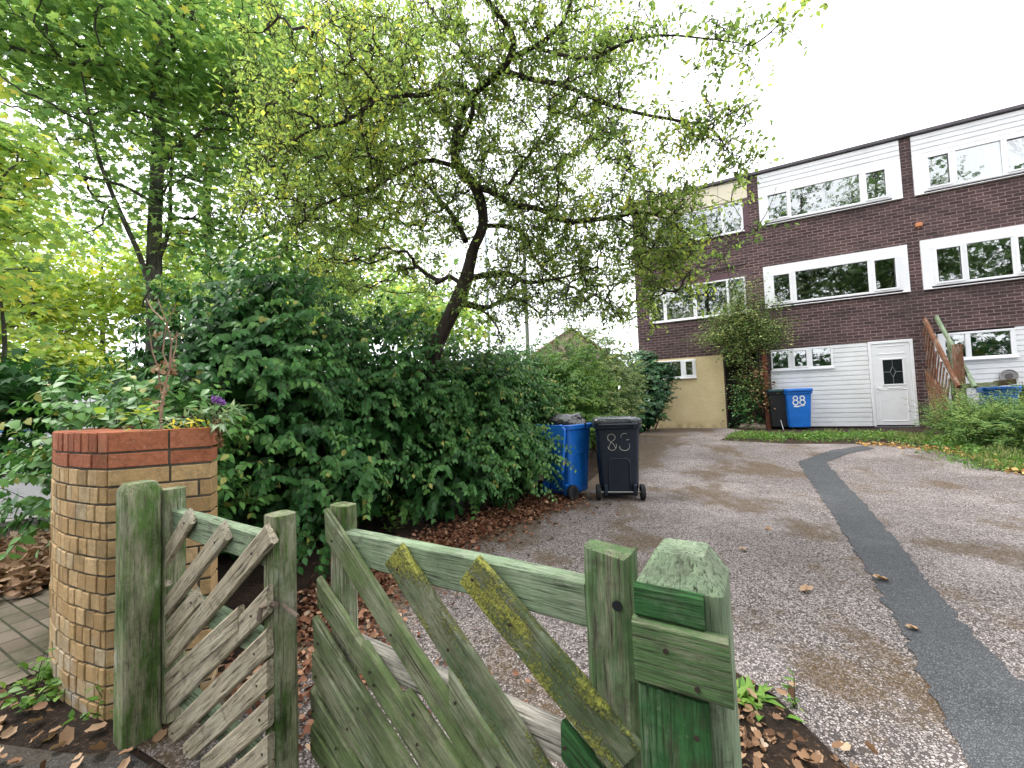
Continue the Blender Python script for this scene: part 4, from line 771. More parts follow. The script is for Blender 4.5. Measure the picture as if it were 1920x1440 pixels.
# ------------------------------------------------------------------ wooden gate
M['w_green'] = wood('green_painted_wood', (.28, .27, .19), (.085, .15, .06), .565, 0, pale=.5)
M['w_post'] = wood('mossy_green_post', (.34, .33, .22), (.085, .15, .04), .52, 0, dark=.3, pale=.8)
M['w_bare'] = wood('bare_grey_wood', (.38, .33, .24), (.17, .20, .09), .20, 0, pale=.5)
M['w_grey'] = wood('bleached_wood', (.40, .37, .32), (.16, .20, .13), .18, 0)
M['w_moss'] = wood('yellow_moss_wood', (.24, .24, .16), (.085, .125, .06), .55, .585, (.46, .47, .10), pale=.4)
M['w_dark'] = wood('dark_green_wood', (.29, .29, .19), (.125, .175, .07), .55, .20, (.36, .38, .09), pale=.5)
M['w_rail'] = wood('pale_green_rail', (.36, .37, .28), (.215, .285, .18), .78, 0, dark=.7, pale=.45)
M['w_deep'] = wood('deep_green_board', (.18, .19, .12), (.04, .125, .04), .66, 0, dark=.35, pale=.35)
M['w_brown'] = wood('brown_fence_wood', (.17, .085, .05), (.22, .10, .06), .5, 0)
def board(name, par, p, q, ch_p, ch_q, h, y0, y1, fr, mat, warp=.004, nseg=14, c=.006, rough_p=0., rough_q=0.):
    """a sawn board in a vertical plane: p,q = (u,z) centre line; ch_* = end cut 'v' vertical, 's' square; fr=(origin, unit u, unit normal)"""
    O, a, m = fr; du, dz = q[0] - p[0], q[1] - p[1]; L = math.hypot(du, dz); cx, sx = du / L, dz / L
    X_ = Vector((a[0] * cx, a[1] * cx, sx)); Z_ = Vector((-a[0] * sx, -a[1] * sx, cx)); Y_ = Vector((-m[0], -m[1], 0))
    if X_.cross(Y_).dot(Z_) < 0: Y_ = -Y_; y0, y1 = -y1, -y0   # keep right-handed
    else: y0, y1 = -y1, -y0
    if X_.cross(Y_).dot(Z_) < 0: raise RuntimeError
    org = Vector((O[0] + a[0] * p[0], O[1] + a[1] * p[0], p[1]))
    Mw = Matrix(((X_.x, Y_.x, Z_.x, org.x), (X_.y, Y_.y, Z_.y, org.y), (X_.z, Y_.z, Z_.z, org.z), (0, 0, 0, 1)))
    tanv = sx / max(cx, .05); secs = []; sd = rng.uniform(0, 100)
    for i in range(nseg + 1):
        f = i / nseg; pts = []
        for (yy, zz_) in ((y0 + c, -h / 2), (y1 - c, -h / 2), (y1, -h / 2 + c), (y1, h / 2 - c), (y1 - c, h / 2), (y0 + c, h / 2), (y0, h / 2 - c), (y0, -h / 2 + c)):
            xs0 = zz_ * tanv if ch_p == 'v' else 0; xs1 = L + (zz_ * tanv if ch_q == 'v' else 0)
            if i == 0: xs0 += rough_p * rng.uniform(-1, 1)
            if i == nseg: xs1 += rough_q * rng.uniform(-1, 1)
            x = xs0 + (xs1 - xs0) * f; nzv = mnoise.noise(Vector((x * 3 + sd, zz_ * 9, yy * 9))); nz2 = mnoise.noise(Vector((x * 14 + sd, zz_ * 40, yy * 40)))
            pts.append((x, yy + warp * nzv + .0007 * nz2, zz_ + warp * .8 * mnoise.noise(Vector((x * 2.2 + sd, 7, 1))) + .0012 * nz2))
        secs.append(pts)
    mb = MB(); mb.loft([list(reversed(s)) for s in secs]); me = bpy.data.meshes.new(name); me.from_pydata(mb.v, [], mb.f); me.update(); smoothit(me, 35)
    o = put(name, me, mat, par, MW[par.name].inverted() @ Mw); return o
def frame_of(A, B):
    A = np.array(A[:2], float); B = np.array(B[:2], float); a = (B - A) / np.linalg.norm(B - A); m = np.array([a[1], -a[0]])
    if m @ (-A) < 0: m = -m
    return (A, a, m), float(np.linalg.norm(B - A))
def onplane(fr, off, x, y):
    O, a, m = fr; d = ray(x, y); o2 = O + m * off; n3 = np.array([m[0], m[1], 0]); t = ((np.array([o2[0], o2[1], 0]) - CC) @ n3) / (d @ n3); P = CC + d * t
    return float((P[:2] - O) @ a), float(P[2])
def post(name, par, xy, w, z0, z1, rot, mat, cap=.04, inset=.3, n=14, rnd=0.0, d=None):
    """square post with a chamfered top, built as one mesh with its own frame (grain along local x)"""
    d = d or w; mb = MB(); secs = []; c = .008; H_ = z1 - z0; sd = rng.uniform(0, 50)
    lv = [(H_ * k / n * .96, 1.) for k in range(n)] + [(H_ - cap, 1.)] + ([(H_ - cap * .35, 1 - inset * .55)] if rnd else []) + [(H_, 1 - inset)]
    for x, k in lv:
        a, b = w / 2 * k, d / 2 * k; s_ = []
        for (yy, zz_) in ((a - c, -b), (a, -b + c), (a, b - c), (a - c, b), (-a + c, b), (-a, b - c), (-a, -b + c), (-a + c, -b)):
            q = Vector((x * 4 + sd, yy * 12, zz_ * 12)); s_.append((x, yy + .003 * mnoise.noise(q), zz_ + .003 * mnoise.noise(q + Vector((9, 3, 1)))))
        secs.append(s_)
    mb.loft(secs); me = bpy.data.meshes.new(name); me.from_pydata(mb.v, [], mb.f); me.update(); smoothit(me, 30)
    Mw = Matrix.Translation((xy[0], xy[1], z0)) @ Matrix.Rotation(rot, 4, 'Z') @ Matrix(((0, 1, 0, 0), (0, 0, 1, 0), (1, 0, 0, 0), (0, 0, 0, 1)))
    return put(name, me, mat, par, (MW[par.name].inverted() if par is not None else Matrix()) @ Mw)
GROT = R(-32)
def nails(name, par, pts, fr, off):
    mt = bpy.data.materials.get('rusty_nail') or plain('rusty_nail', (.035, .022, .016), .8, .2, 50, .001)
    for u, z in pts:
        mb = MB(); P = fr[0] + fr[1] * u + fr[2] * off; q = P + fr[2] * .002; mb.tube([(P[0], P[1], z), (q[0], q[1], z)], .0045, 8); mk(name, mb, mt, par, world=True)
# left leaf
frL, LL = frame_of((-1.505, 1.765), (-.748, 1.282))
gl = thing('gate_leaf', 'left gate leaf with gaps between bare grey diagonal slats, beside the brick wall', 'gate', (frL[0][0], frL[0][1], 0), 0, 'pair of wooden gates')
def cL(x, y): return (x / 2.1183, 760 + y / 2.1183)
def vb(name, par, fr, u, z0, z1, w, y0, y1, mat, **k): return board(name, par, (u, z0), (u + .0001, z1), 's', 's', w, y0, y1, fr, mat, **k)
vb('stile', gl, frL, .03, .04, .985, .075, -.05, .025, M['w_post'], c=.012, warp=.002); vb('stile', gl, frL, LL - .055, .035, .965, .085, -.075, -.0015, M['w_post'], c=.014, warp=.002)
for zt, h_, mt_ in ((.90, .10, 'w_rail'), (.575, .075, 'w_rail'), (.20, .08, 'w_rail')): board('rail', gl, (.068, zt - h_ / 2), (LL - .078, zt - h_ / 2), 's', 's', h_, -.045, -.001, frL, M[mt_])
slL = [((622, 655), (745, 445)), ((606, 762), (655, 690)), ((602, 870), (888, 500)), ((598, 965), (780, 760)), ((596, 1078), (1090, 520)), ((590, 1165), (945, 850)), ((600, 1255), (1108, 795)), ((668, 1320), (1108, 965)), ((728, 1390), (1108, 1105)), ((795, 1455), (1108, 1255)), ((870, 1530), (1108, 1405)), ((960, 1600), (1108, 1530))]
nl = []
for k, (p, q) in enumerate(slL):
    a, b_ = onplane(frL, .022, *cL(*p)), onplane(frL, .022, *cL(*q)); b_ = (min(b_[0], LL - .022 if k > 4 else LL - .012), b_[1])
    board('slat', gl, a, b_, 'v', 'v' if k > 4 else 's', .070, .001 + .0012 * (k % 2), .021 + .0012 * (k % 3), frL, M['w_bare'], warp=.004, rough_q=.008 if k < 6 else .002, rough_p=.003)
    for f in (.06, .9): nl.append((a[0] + (b_[0] - a[0]) * f, a[1] + (b_[1] - a[1]) * f))
nails('nail', gl, nl, frL, .0225)
lt = MB()
O_, a_, m_ = frL; pz = O_ + a_ * (LL - .030) + m_ * .005
lt.tube([(pz[0], pz[1], .70), (pz[0] + m_[0] * .03, pz[1] + m_[1] * .03, .70), (pz[0] + m_[0] * .035, pz[1] + m_[1] * .035, .665)], .008, 7); lt.tube([(pz[0] - a_[0] * .03, pz[1] - a_[1] * .03, .69), (pz[0] + a_[0] * .03, pz[1] + a_[1] * .03, .705)], .009, 7)
q_ = O_ + a_ * (LL + .01) - m_ * .01; lt.tube([(q_[0], q_[1], .70), (q_[0] + a_[0] * .085, q_[1] + a_[1] * .085, .685)], .006, 6)
mk('latch', lt, plain('rusty_steel', (.14, .10, .075), .7, .3, 40, .002), gl, smooth=50, world=True)
# right leaf
Apt = at(628, 948, 1.37); Bpt = at(1137, 1030, .89); frR, LR = frame_of(Apt, Bpt)
gr_ = thing('gate_leaf', 'right gate leaf with mossy diagonal boards packed close, beside the capped post', 'gate', (Apt[0], Apt[1], 0), 0, 'pair of wooden gates')
def cR(x, y): return (540 + x / 2.6667, 900 + y / 2.6667)
vb('stile', gr_, frR, .0, .035, .975, .088, -.06, -.002, M['w_post'], c=.013, warp=.002); st2 = vb('stile', gr_, frR, LR, .035, .972, .105, -.06, .012, M['w_green'], c=.013, warp=.002, rough_q=.010)
board('rail', gr_, (.046, .848), (LR - .054, .848), 's', 's', .102, -.045, -.001, frR, M['w_rail']); board('rail', gr_, (.046, .522), (LR - .054, .515), 's', 's', .075, -.045, -.001, frR, M['w_grey']); board('rail', gr_, (.046, .20), (LR - .054, .20), 's', 's', .08, -.045, -.001, frR, M['w_rail'])
slR = [((188, 225), (1010, 1520), 'w_dark', .082), ((520, 375), (1240, 1500), 'w_moss', .098), ((905, 452), (1640, 1345), 'w_moss', .10), ((148, 560), (760, 1500), 'w_dark', .08), ((132, 755), (600, 1500), 'w_dark', .082), ((127, 930), (480, 1500), 'w_dark', .082), ((123, 1110), (360, 1500), 'w_dark', .082), ((121, 1290), (250, 1500), 'w_dark', .082), ((385, 890), (810, 1530), 'w_dark', .082), ((815, 1045), (1130, 1530), 'w_dark', .085), ((1380, 1300), (1520, 1480), 'w_deep', .066), ((600, 1100), (880, 1510), 'w_dark', .05)]
nl = []
for k, (p, q, mt_, h_) in enumerate(slR):
    a, b_ = onplane(frR, .022, *cR(*p)), onplane(frR, .022, *cR(*q)); sl_ = (b_[1] - a[1]) / (b_[0] - a[0])
    ue = a[0] + (.05 - a[1]) / sl_; b_ = (ue, .05) if ue < LR + .03 else (LR + .03, a[1] + sl_ * (LR + .03 - a[0]))
    lay = .0008 * k
    board('slat', gr_, a, b_, 'v' if k not in (1, 2) else 's', 's', h_, .001 + lay * .4, .024 + lay, frR, M[mt_], warp=.004, rough_p=.004, nseg=20)
    for f in (.05, .32): nl.append((a[0] + (b_[0] - a[0]) * f, a[1] + (b_[1] - a[1]) * f))
nails('nail', gr_, nl, frR, .034)
kn = MB(); P = frR[0] + frR[1] * (LR + .022) + frR[2] * .008; q = P + frR[2] * .006; kn.tube([(P[0], P[1], .868), (q[0], q[1], .868)], .011, 12); mk('knothole', kn, M['black'], gr_, world=True)  # black disc stands for the dark inside a knothole
# posts
cL0 = np.array([-1.546, 1.62]) + .06 * np.array([-.848, .53]) + .06 * np.array([.53, .848])
tp = thing('gate_post', 'round topped mossy gate post standing against the brick wall', 'post', (cL0[0], cL0[1], 0), 0)
post('shaft', tp, cL0, .12, -.05, 1.025, GROT, M['w_post'], cap=.035, inset=.28, rnd=1, n=18)
f0 = np.array([.202, .72]); ax = np.array([.848, -.53]); ay = np.array([.53, .848]); w_ = .137; c2 = f0 + ax * w_ / 2 + ay * w_ / 2
rp = thing('gate_post', 'thick green gate post with a chamfered top and boards nailed on, nearest the camera', 'post', (c2[0], c2[1], 0), 0)
post('shaft', rp, c2, w_, -.05, 1.03, GROT, M['w_rail'], cap=.048, inset=.42, n=18)
frP = (f0, ax, -ay)
board('board', rp, (.001, .958), (w_ * .80, .958), 's', 's', .056, .001, .016, frP, M['w_deep'], nseg=6, warp=.0015)
board('board', rp, (-.003, .877), (w_ + .006, .880), 's', 's', .104, .001, .022, frP, M['w_green'], nseg=6, warp=.002)
board('board', rp, (w_ * .40, .05), (w_ * .40 + .0001, .822), 's', 's', w_ * .8, .001, .018, frP, M['w_deep'], nseg=14, warp=.002)
nails('nail', rp, [(.05, .89), (.095, .845), (.055, .70), (.09, .77), (.04, .55)], frP, .0215)

# ------------------------------------------------------------------ wheeled bins
def rrect(w, d, r, z, n=5, dx=0, dy=0):
    out = []
    for cx, cy, a0 in ((w / 2 - r, d / 2 - r, 0), (-w / 2 + r, d / 2 - r, 90), (-w / 2 + r, -d / 2 + r, 180), (w / 2 - r, -d / 2 + r, 270)):
        for k in range(n): a = R(a0 + 90 * k / (n - 1)); out.append((cx + r * math.cos(a) + dx, cy + r * math.sin(a) + dy, z))
    return out
def bin_body_w(z): t = z / .98; return .45 + .10 * t, .43 + .13 * t
def stroke(mb, pts, w=.014, off=.004, front=-1, rear=True):
    """paint stroke on the bin's rear (-y) or front face, following its taper"""
    V = []
    for x, z in pts:
        d = bin_body_w(z)[1] / 2; V.append((x, (-d - off) if rear else (d + off), z))
    for i in range(len(V) - 1):
        a, b = Vector(V[i]), Vector(V[i + 1]); t = (b - a).normalized(); n = Vector((t.z, 0, -t.x)); k = w / 2
        mb.add([a + n * k, b + n * k, b - n * k, a - n * k], [(0, 1, 2, 3)])
def make_bin(name, label, loc, rz, mat, lid='closed', lidmat=None, group=None):
    o = thing(name, label, 'wheelie bin', loc, rz, group)
    mb = MB(); zs = [.05, .07, .12, .28, .34, .6, .90]
    secs = [rrect(bin_body_w(z)[0] - (.05 if z < .06 else 0), bin_body_w(z)[1] - (.05 if z < .06 else 0), .05, z) for z in zs]
    W_, D_ = bin_body_w(.9)
    secs += [rrect(W_ + .02, D_ + .02, .055, .905), rrect(W_ + .05, D_ + .05, .06, .915), rrect(W_ + .055, D_ + .055, .06, .965), rrect(W_ + .03, D_ + .03, .055, .975)]
    if lid == 'open': secs += [rrect(W_ - .02, D_ - .02, .05, .973), rrect(W_ - .03, D_ - .03, .05, .80)]
    mb.loft(secs)
    for s in (-1, 1):   # moulded rib arch on each side and on the rear
        pts = []
        for z, k in ((.13, -1), (.45, -1), (.57, -.95), (.60, -.7), (.60, .7), (.57, .95), (.45, 1), (.13, 1)): pts.append((s * (bin_body_w(z)[0] / 2 + .002), k * .135, z))
        mb.tube(pts, .010, 6)
    pts = [(k * .13, -(bin_body_w(z)[1] / 2 + .002), z) for z, k in ((.10, -1), (.46, -1), (.50, -.95), (.525, -.75), (.525, .75), (.50, .95), (.46, 1), (.10, 1))]
    mb.tube(pts, .011, 6)
    for s in (-1, 1): mb.box((s * .185 - .025, -.27, .05), (s * .185 + .025, -.17, .20), 0, None, .012)
    mk('body', mb, mat, o, smooth=35)
    mb = MB()
    for s in (-1, 1): mb.box((s * .19 - .012, -.36, .925), (s * .19 + .012, -.285, .985), 0, None, .006)
    mb.tube([(-.235, -.35, .965), (.235, -.35, .965)], .014, 10); mk('handle', mb, mat, o, smooth=40)
    lm = lidmat or mat
    if lid == 'closed':
        mb = MB(); mb.loft([rrect(W_ + .05, D_ + .09, .06, .972, dy=.012), rrect(W_ + .065, D_ + .10, .065, .982, dy=.012), rrect(W_ + .06, D_ + .095, .06, 1.022, dy=.012), rrect(W_ + .035, D_ + .07, .06, 1.040, dy=.012), rrect(W_ - .06, D_ - .04, .05, 1.046, dy=.012), rrect(W_ - .09, D_ - .07, .05, 1.030, dy=.012), rrect(W_ - .14, D_ - .12, .05, 1.034, dy=.012)])
        for s in (-1, 1): mb.box((s * .19 - .04, -.335, .975), (s * .19 + .04, -.24, 1.03), 0, None, .012)
        mk('lid', mb, lm, o, smooth=35)
    elif lid == 'open':
        mb = MB(); Ml = Matrix.Translation((0, -.345, .955)) @ Matrix.Rotation(R(-6), 4, 'X')
        secs = [[(p[0], p[1], p[2]) for p in rrect(W_ + .05, .60, .05, z, dy=-.30)] for z in (0, .03, .04)]; secs += [[(p[0], p[1], p[2]) for p in rrect(W_ - .04, .52, .05, .05, dy=-.30)]]
        Mr = Ml @ Matrix.Rotation(R(88), 4, 'X'); mb.loft([[tuple(Mr @ Vector(p)) for p in q] for q in secs]); mk('lid', mb, lm, o, smooth=35)
    ax_ = MB(); ax_.tube([(-.27, -.235, .10), (.27, -.235, .10)], .010, 8); mk('axle', ax_, M['steel'], o, smooth=40)
    for s in (-1, 1):
        mb = MB(); x = s * .275
        prof = [(.0, .045), (.025, .05), (.03, .085), (.022, .100), (-.022, .100), (-.03, .085), (-.025, .05), (0., .045)]
        secs = [[(x + px, -.235 + r_ * math.cos(a), .10 + r_ * math.sin(a)) for a in np.linspace(0, 2 * math.pi, 24, endpoint=False)] for px, r_ in prof]
        mb.loft(secs, cap0=False, cap1=False); w = mk('wheel', mb, M['tyre'], o, smooth=35)
        mb = MB(); mb.tube([(x - .018, -.235, .10), (x + .018, -.235, .10)], .055, 16); mk('hub', mb, M['black'], w, smooth=40)
    return o
def arcp(cx, cz, rx, rz, a0, a1, n=14): return [(cx + rx * math.cos(R(a)), cz + rz * math.sin(R(a))) for a in np.linspace(a0, a1, n)]
bp = gnd(1166, 938)
b_dark = make_bin('wheelie_bin', 'closed dark navy bin with scratched white number on the drive', (bp[0] + .02, bp[1] + .22, bp[2] + .008), R(-9), M['navy'], 'closed', plain('highlit_lid', (.06, .065, .075), .28, .2, 6, .001, spec=.6))  # lid colour lightened to carry the pale highlights on its top
mb = MB(); cx = -.06
for (x0, z0, rx, rz, a0, a1) in ((-.085, .80, .048, .045, -60, 235), (-.08, .695, .055, .06, -170, 20)): stroke(mb, arcp(x0, z0, rx, rz, a0, a1), .007)
stroke(mb, [(-.13, .775), (-.095, .745), (-.06, .715), (-.035, .66)], .007); stroke(mb, [(-.055, .77), (-.10, .725), (-.12, .68), (-.115, .645)], .006)
mk('digit', mb, M['chalk'], b_dark); mb = MB(); stroke(mb, arcp(.085, .81, .05, .04, 60, 200), .005); stroke(mb, [(.10, .765), (.135, .77)], .007); stroke(mb, arcp(.075, .675, .06, .045, 160, 330), .008); stroke(mb, [(.135, .72), (.14, .68), (.125, .65)], .005)
mk('digit', mb, M['chalk'], b_dark)
bb_ = gnd(1052, 935)
b_blue = make_bin('wheelie_bin', 'open blue bin overfilled with a black rubbish bag beside the hedge', (bb_[0] + .10, bb_[1] + .2, bb_[2] + .008), R(-44), M['blue'], 'open')
# rubbish bag
def bag(name, label, loc, rx, ry, rz, rot):
    K = Vector((.62, -.1, .78)).normalized(); KU = K.orthogonal().normalized(); KW = K.cross(KU)
    bm = bmesh.new(); bmesh.ops.create_icosphere(bm, subdivisions=5, radius=1)
    for v in bm.verts:
        d = v.co.copy(); th = d.angle(K); e1 = d.dot(KU); e2 = d.dot(KW); ph = math.atan2(e2, e1); n1 = mnoise.noise(d * 1.5 + Vector((3, 1, 2))); n2 = mnoise.noise(d * 3.1 + Vector((1, 7, 2)))
        fold = (1 - abs(math.sin(ph * 6.5 + 2.2 * n2))) * min(1, th / .5) * max(0, 1 - th / 2.4); r_ = 1 + .16 * n1 + .05 * n2 + .10 * fold
        if th < .42: r_ += .42 * (1 - th / .42) ** .7 - .12
        v.co = Vector((d.x * rx * r_, d.y * ry * r_, d.z * rz * r_ * (.6 if d.z < 0 else 1)))
    me = bpy.data.meshes.new(name); bm.to_mesh(me); bm.free(); smoothit(me, 60)
    t = NT('black_bag_film'); v = t.coord('Object'); m = t.done((.010, .010, .011), t.ramp(t.noise(v, 9, 4), [(.3, .14), (.7, .30)]), t.noise(v, 14, 3, .5, 1.2), .015, .6, .8)
    o = put(name, me, m); o.location = loc; o.rotation_euler = (0, 0, rot); return tag(o, label, 'rubbish bag')
bl = b_blue.location
bag('rubbish_bag', 'shiny black rubbish bag bulging out of the open blue bin', (bl[0] + .02, bl[1] - .02, bl[2] + .95), .26, .22, .17, R(-10))
s88 = fpt(-2.02, .42); s88[2] = gz(s88[0], s88[1])
b88 = make_bin('wheelie_bin', 'blue bin painted with a white 88 beside the white cladding', s88, FRZ + R(184), M['blue'], 'closed')
for c in (.075, -.07):
    mb = MB()
    for (z0, rx, rz) in ((.80, .045, .05), (.69, .055, .058)): stroke(mb, arcp(c, z0, rx, rz, 0, 360, 20), .026, rear=False)
    mk('digit', mb, M['paintwhite'], b88)
mb = MB(); stroke(mb, [(.10, .605), (.03, .595), (-.06, .605), (-.12, .615)], .02, rear=False); stroke(mb, [(.12, .59), (.05, .58), (.0, .585)], .016, rear=False)
mk('paint_swoosh', mb, M['paintwhite'], b88)
p_ = fpt(-2.38, .30); p_[2] = gz(p_[0], p_[1]); make_bin('wheelie_bin', 'black bin tucked in behind the blue 88 bin', p_, FRZ + R(180), M['black'], 'closed', plain('dark_teal_lid', (.015, .05, .055), .4, .15))
p_ = fpt(1.40, .9); p_[2] = gz(p_[0], p_[1]); zb1 = make_bin('wheelie_bin', 'blue bin behind the juniper, only its lid showing', p_, FRZ + R(170), M['blue'], 'closed')
zb1.scale = (.88, .88, .88); p_ = fpt(1.98, .8); p_[2] = gz(p_[0], p_[1]); zb2 = make_bin('wheelie_bin', 'dark green lidded bin behind the juniper at the right edge', p_, FRZ + R(180), M['black'], 'closed', plain('dark_green_lid', (.02, .085, .05), .45, .15)); zb2.scale = (.9, .9, .9)

# ------------------------------------------------------------------ by the house fronts
fp = fpt(.66, 0); frF = (fp[:2], FN[:2].copy(), -FE[:2]); zb0 = GZ
fe = thing('fence_panel', 'broken brown slatted fence panel with a sloping top rail between the houses', 'fence', (fp[0], fp[1], zb0))
board('top_rail', fe, (.02, 2.93), (1.33, 1.30), 's', 's', .10, -.03, .03, frF, M['w_brown']); frF2 = (fpt(.86, 0)[:2], FN[:2].copy(), -FE[:2])
board('back_rail', fe, (.02, 2.97), (1.42, 1.28), 's', 's', .09, -.03, .02, frF2, M['w_rail'])
vb('post', fe, (fpt(.75, 0)[:2], FN[:2].copy(), -FE[:2]), 1.17, .2, 2.20, .13, -.06, .06, M['w_brown']); vb('brace', fe, frF2, .55, .3, 2.3, .08, -.04, .03, M['w_post'])
for k in range(11):
    u = .10 + .10 * k; zt = 2.93 - u * 1.245 - .07; dzz = min(1.1, zt - .42); board('slat', fe, (u, zt), (max(.02, u - dzz * .42), zt - min(dzz, (u - .02) / .42)), 's', 's', .06, .031, .05, frF, M['w_brown'], nseg=5)
for k in range(11):
    u = 1.05 - .09 * k; z0_ = .42; board('slat', fe, (min(1.12, u + .05), z0_), (u - .12 * 1 if u > .2 else .03, min(1.25 + .05 * k, 2.0)), 's', 's', .062, .052, .07, frF, M['w_brown'], nseg=5)
fb = fpt(.9, 1.3); bp2 = thing('broken_post', 'fallen green post resting across the end of the brown fence panel', 'post', (fb[0], fb[1], 1.2))
frB = (fpt(.72, 1.28)[:2], FE[:2].copy(), FN[:2].copy()); board('beam', bp2, (0, 1.31), (.52, 1.33), 's', 's', .10, -.04, .05, frB, M['w_post']); board('beam', bp2, (.50, 1.34), (.78, 1.37), 's', 's', .11, -.06, .05, frB, M['twig'], rough_q=.03)
board('leg', bp2, (.02, .25), (.03, 1.26), 's', 's', .07, -.04, .03, frB, M['w_post']); board('leg', bp2, (.08, .95), (.46, .45), 's', 's', .06, -.05, .0, frB, M['w_post'])
rpst = fpt(-2.66, .32); rpst[2] = gz(rpst[0], rpst[1])
o = thing('timber_post', 'reddish brown timber post under the climbing plant, beside the white cladding', 'post', rpst); post('shaft', o, rpst[:2], .105, .25, 2.5, FRZ, M['redpost'], cap=.02, inset=.1)
pl1 = fpt(-2.52, .22); mb = MB(); mb.tube([(pl1[0], pl1[1], 1.42), tuple(fpt(-2.36, .62)[:2]) + (.34,)], .012, 6); tag(mk('leaning_pole', mb, M['steel'], smooth=60), 'thin pale pole leaning between the reddish post and the black bin', 'pole')
for k, (s_, o_, r_) in enumerate(((-3.18, .38, .16), (-2.98, .50, .17), (-2.84, .36, .14), (-3.02, .28, .16))):
    bm = bmesh.new(); bmesh.ops.create_icosphere(bm, subdivisions=3, radius=1); sd = Vector((k * 7, 3, 1))
    for v in bm.verts: q = v.co * (1 + .35 * mnoise.noise(v.co * 1.2 + sd) + .12 * mnoise.noise(v.co * 3 + sd)); v.co = Vector((q.x * r_, q.y * r_ * .8, q.z * r_ * .62))
    me = bpy.data.meshes.new('garden_stone'); bm.to_mesh(me); bm.free(); smoothit(me, 25); o = put('garden_stone', me, M['stone']); p = fpt(s_, o_); o.location = (p[0], p[1], gz(p[0], p[1]) + r_ * (.35 if k < 3 else 1.1)); o.rotation_euler = (0, 0, k)
    tag(o, ['rough brown stone nearest the yellow wall under the climber', 'largest brown stone in front under the climber', 'small brown stone beside the reddish post', 'brown stone on top of the pile under the climber'][k], 'stone', 'stones under the climber')
cp = fpt(-3.05, .5)
def bl_(s, o_, z, rx, ry, rz_): p = fpt(s, o_); return (p[0], p[1], z, rx, ry, rz_)
ck = thing('climbing_plant', 'scruffy climbing plant spreading over the reddish post in front of the windows', 'plant', (cp[0], cp[1], GZ))
cc = np.concatenate([ell_pts([bl_(-3.1, .5, 2.85, .85, .5, .40), bl_(-2.75, .55, 3.05, .75, .4, .35), bl_(-3.75, .5, 2.95, .6, .4, .35), bl_(-3.3, .5, 3.3, .8, .4, .4), bl_(-2.45, .5, 2.7, .4, .3, .4)], 210, .1), ell_pts([bl_(-3.05, .5, 3.85, .5, .35, .8), bl_(-3.6, .5, 3.5, .5, .3, .4), bl_(-2.5, .5, 3.5, .5, .3, .4), bl_(-3.2, .55, 2.5, .6, .3, .5)], 120), ell_pts([bl_(-3.05, .42, 1.5, .42, .3, .85)], 45)])
grow(ck, [(fpt(-3.0, .4, GZ), .05), (fpt(-2.95, .42, 1.5), .045), (fpt(-3.0, .5, 2.5), .035), (fpt(-3.05, .5, 3.3), .015)], [[(fpt(-3.1, .4, GZ), .03), (fpt(-3.15, .35, 1.6), .03), (fpt(-3.2, .5, 2.6), .02)]], cc, kr=.004, r_end=.003, bark=M['twig'], jit=.15, name='stem')
P, D, Nn, Sz, Cl = clumps(cc, 26, .15, .072, .6, .3, clr=.62, spread=.2); leaves('crown', P, D, Nn, Sz, tpl_ovate(.22), Cl, M['l_pale'], ck)
dc = ell_pts([bl_(-2.85, .5, 1.45, .25, .22, .65)], 20); P, D, Nn, Sz, Cl = clumps(dc, 9, .10, .085, .6, .6, clr=.45, spread=.25); leaves('dead_leaves', P, D, Nn, Sz, CU_, Cl, M['litter'], ck)
uc = ell_pts([bl_(-3.1, .42, 1.0, .36, .25, .75)], 40); P, D, Nn, Sz, Cl = clumps(uc, 20, .12, .07, .6, .6, clr=.3, spread=.2); leaves('lower_leaves', P, D, Nn, Sz, OV, Cl, M['l_hedge'], ck)
shrub('juniper_bush', 'spreading juniper bush at the right edge in front of the bins', 'shrub', [(8.9, 7.85, .54, .62, .7, .50), (9.05, 7.1, .56, .8, .75, .55), (8.55, 7.1, .42, .55, .55, .42), (8.75, 6.5, .45, .7, .6, .45)], 2100, .55, .085, M['l_juniper'], tpl_long(.10), 13, .05, 3500, upb=.18, stiff=2.5, clr=.55, spread=.2, isz=1.0)

# ------------------------------------------------------------------ plants by the wall
def weed(name, label, px, py, n, size, spread_, mat, tpl, h=.1, cat='weed', z=None, Y=None):
    p = gnd(px, py) if Y is None else at(px, py, Y); o = thing(name, label, cat, p)
    P, D, Nn, Sz = [], [], [], []; mb = MB()
    for _ in range(max(3, n // 7)):
        e = p + np.array([rng.normal() * spread_, rng.normal() * spread_, abs(rng.normal(h, h * .5))]); mb.tube([p, (p + e) / 2 + np.array([0, 0, .02]), e], [.003, .002, .0015], 4, cap=False)
        for t in np.linspace(.35, 1, 7):
            q = p + (e - p) * t; d = rdir(1)[0]; d[2] = abs(d[2]) * .5; P.append(q); D.append(d); Nn.append(UP + rng.normal(size=3) * .3); Sz.append(size * rng.uniform(.6, 1.3))
    leaves('leaves', P, D, Nn, np.array(Sz), tpl, rng.normal(.5, .2, len(P)), mat, o); mk('stem', mb, M['twig'], o, world=True); return o
for px, py, n, sz, lb in ((95, 1285, 40, .05, 'leafy weed at the foot of the curved wall, leftmost of its row'), (128, 1290, 50, .05, 'tallest weed at the foot of the curved wall'), (55, 1335, 30, .045, 'small weed lying on the block paving by the wall'), (203, 1345, 46, .045, 'weed growing between the brick wall and the mossy post'), (262, 1375, 40, .042, 'weed growing at the foot of the mossy gate post'), (65, 1300, 24, .04, 'tiny weed in a paving joint beside the wall')):
    weed('weed', lb, px, py, n, sz, .05, M['l_weed'], OV, .09)
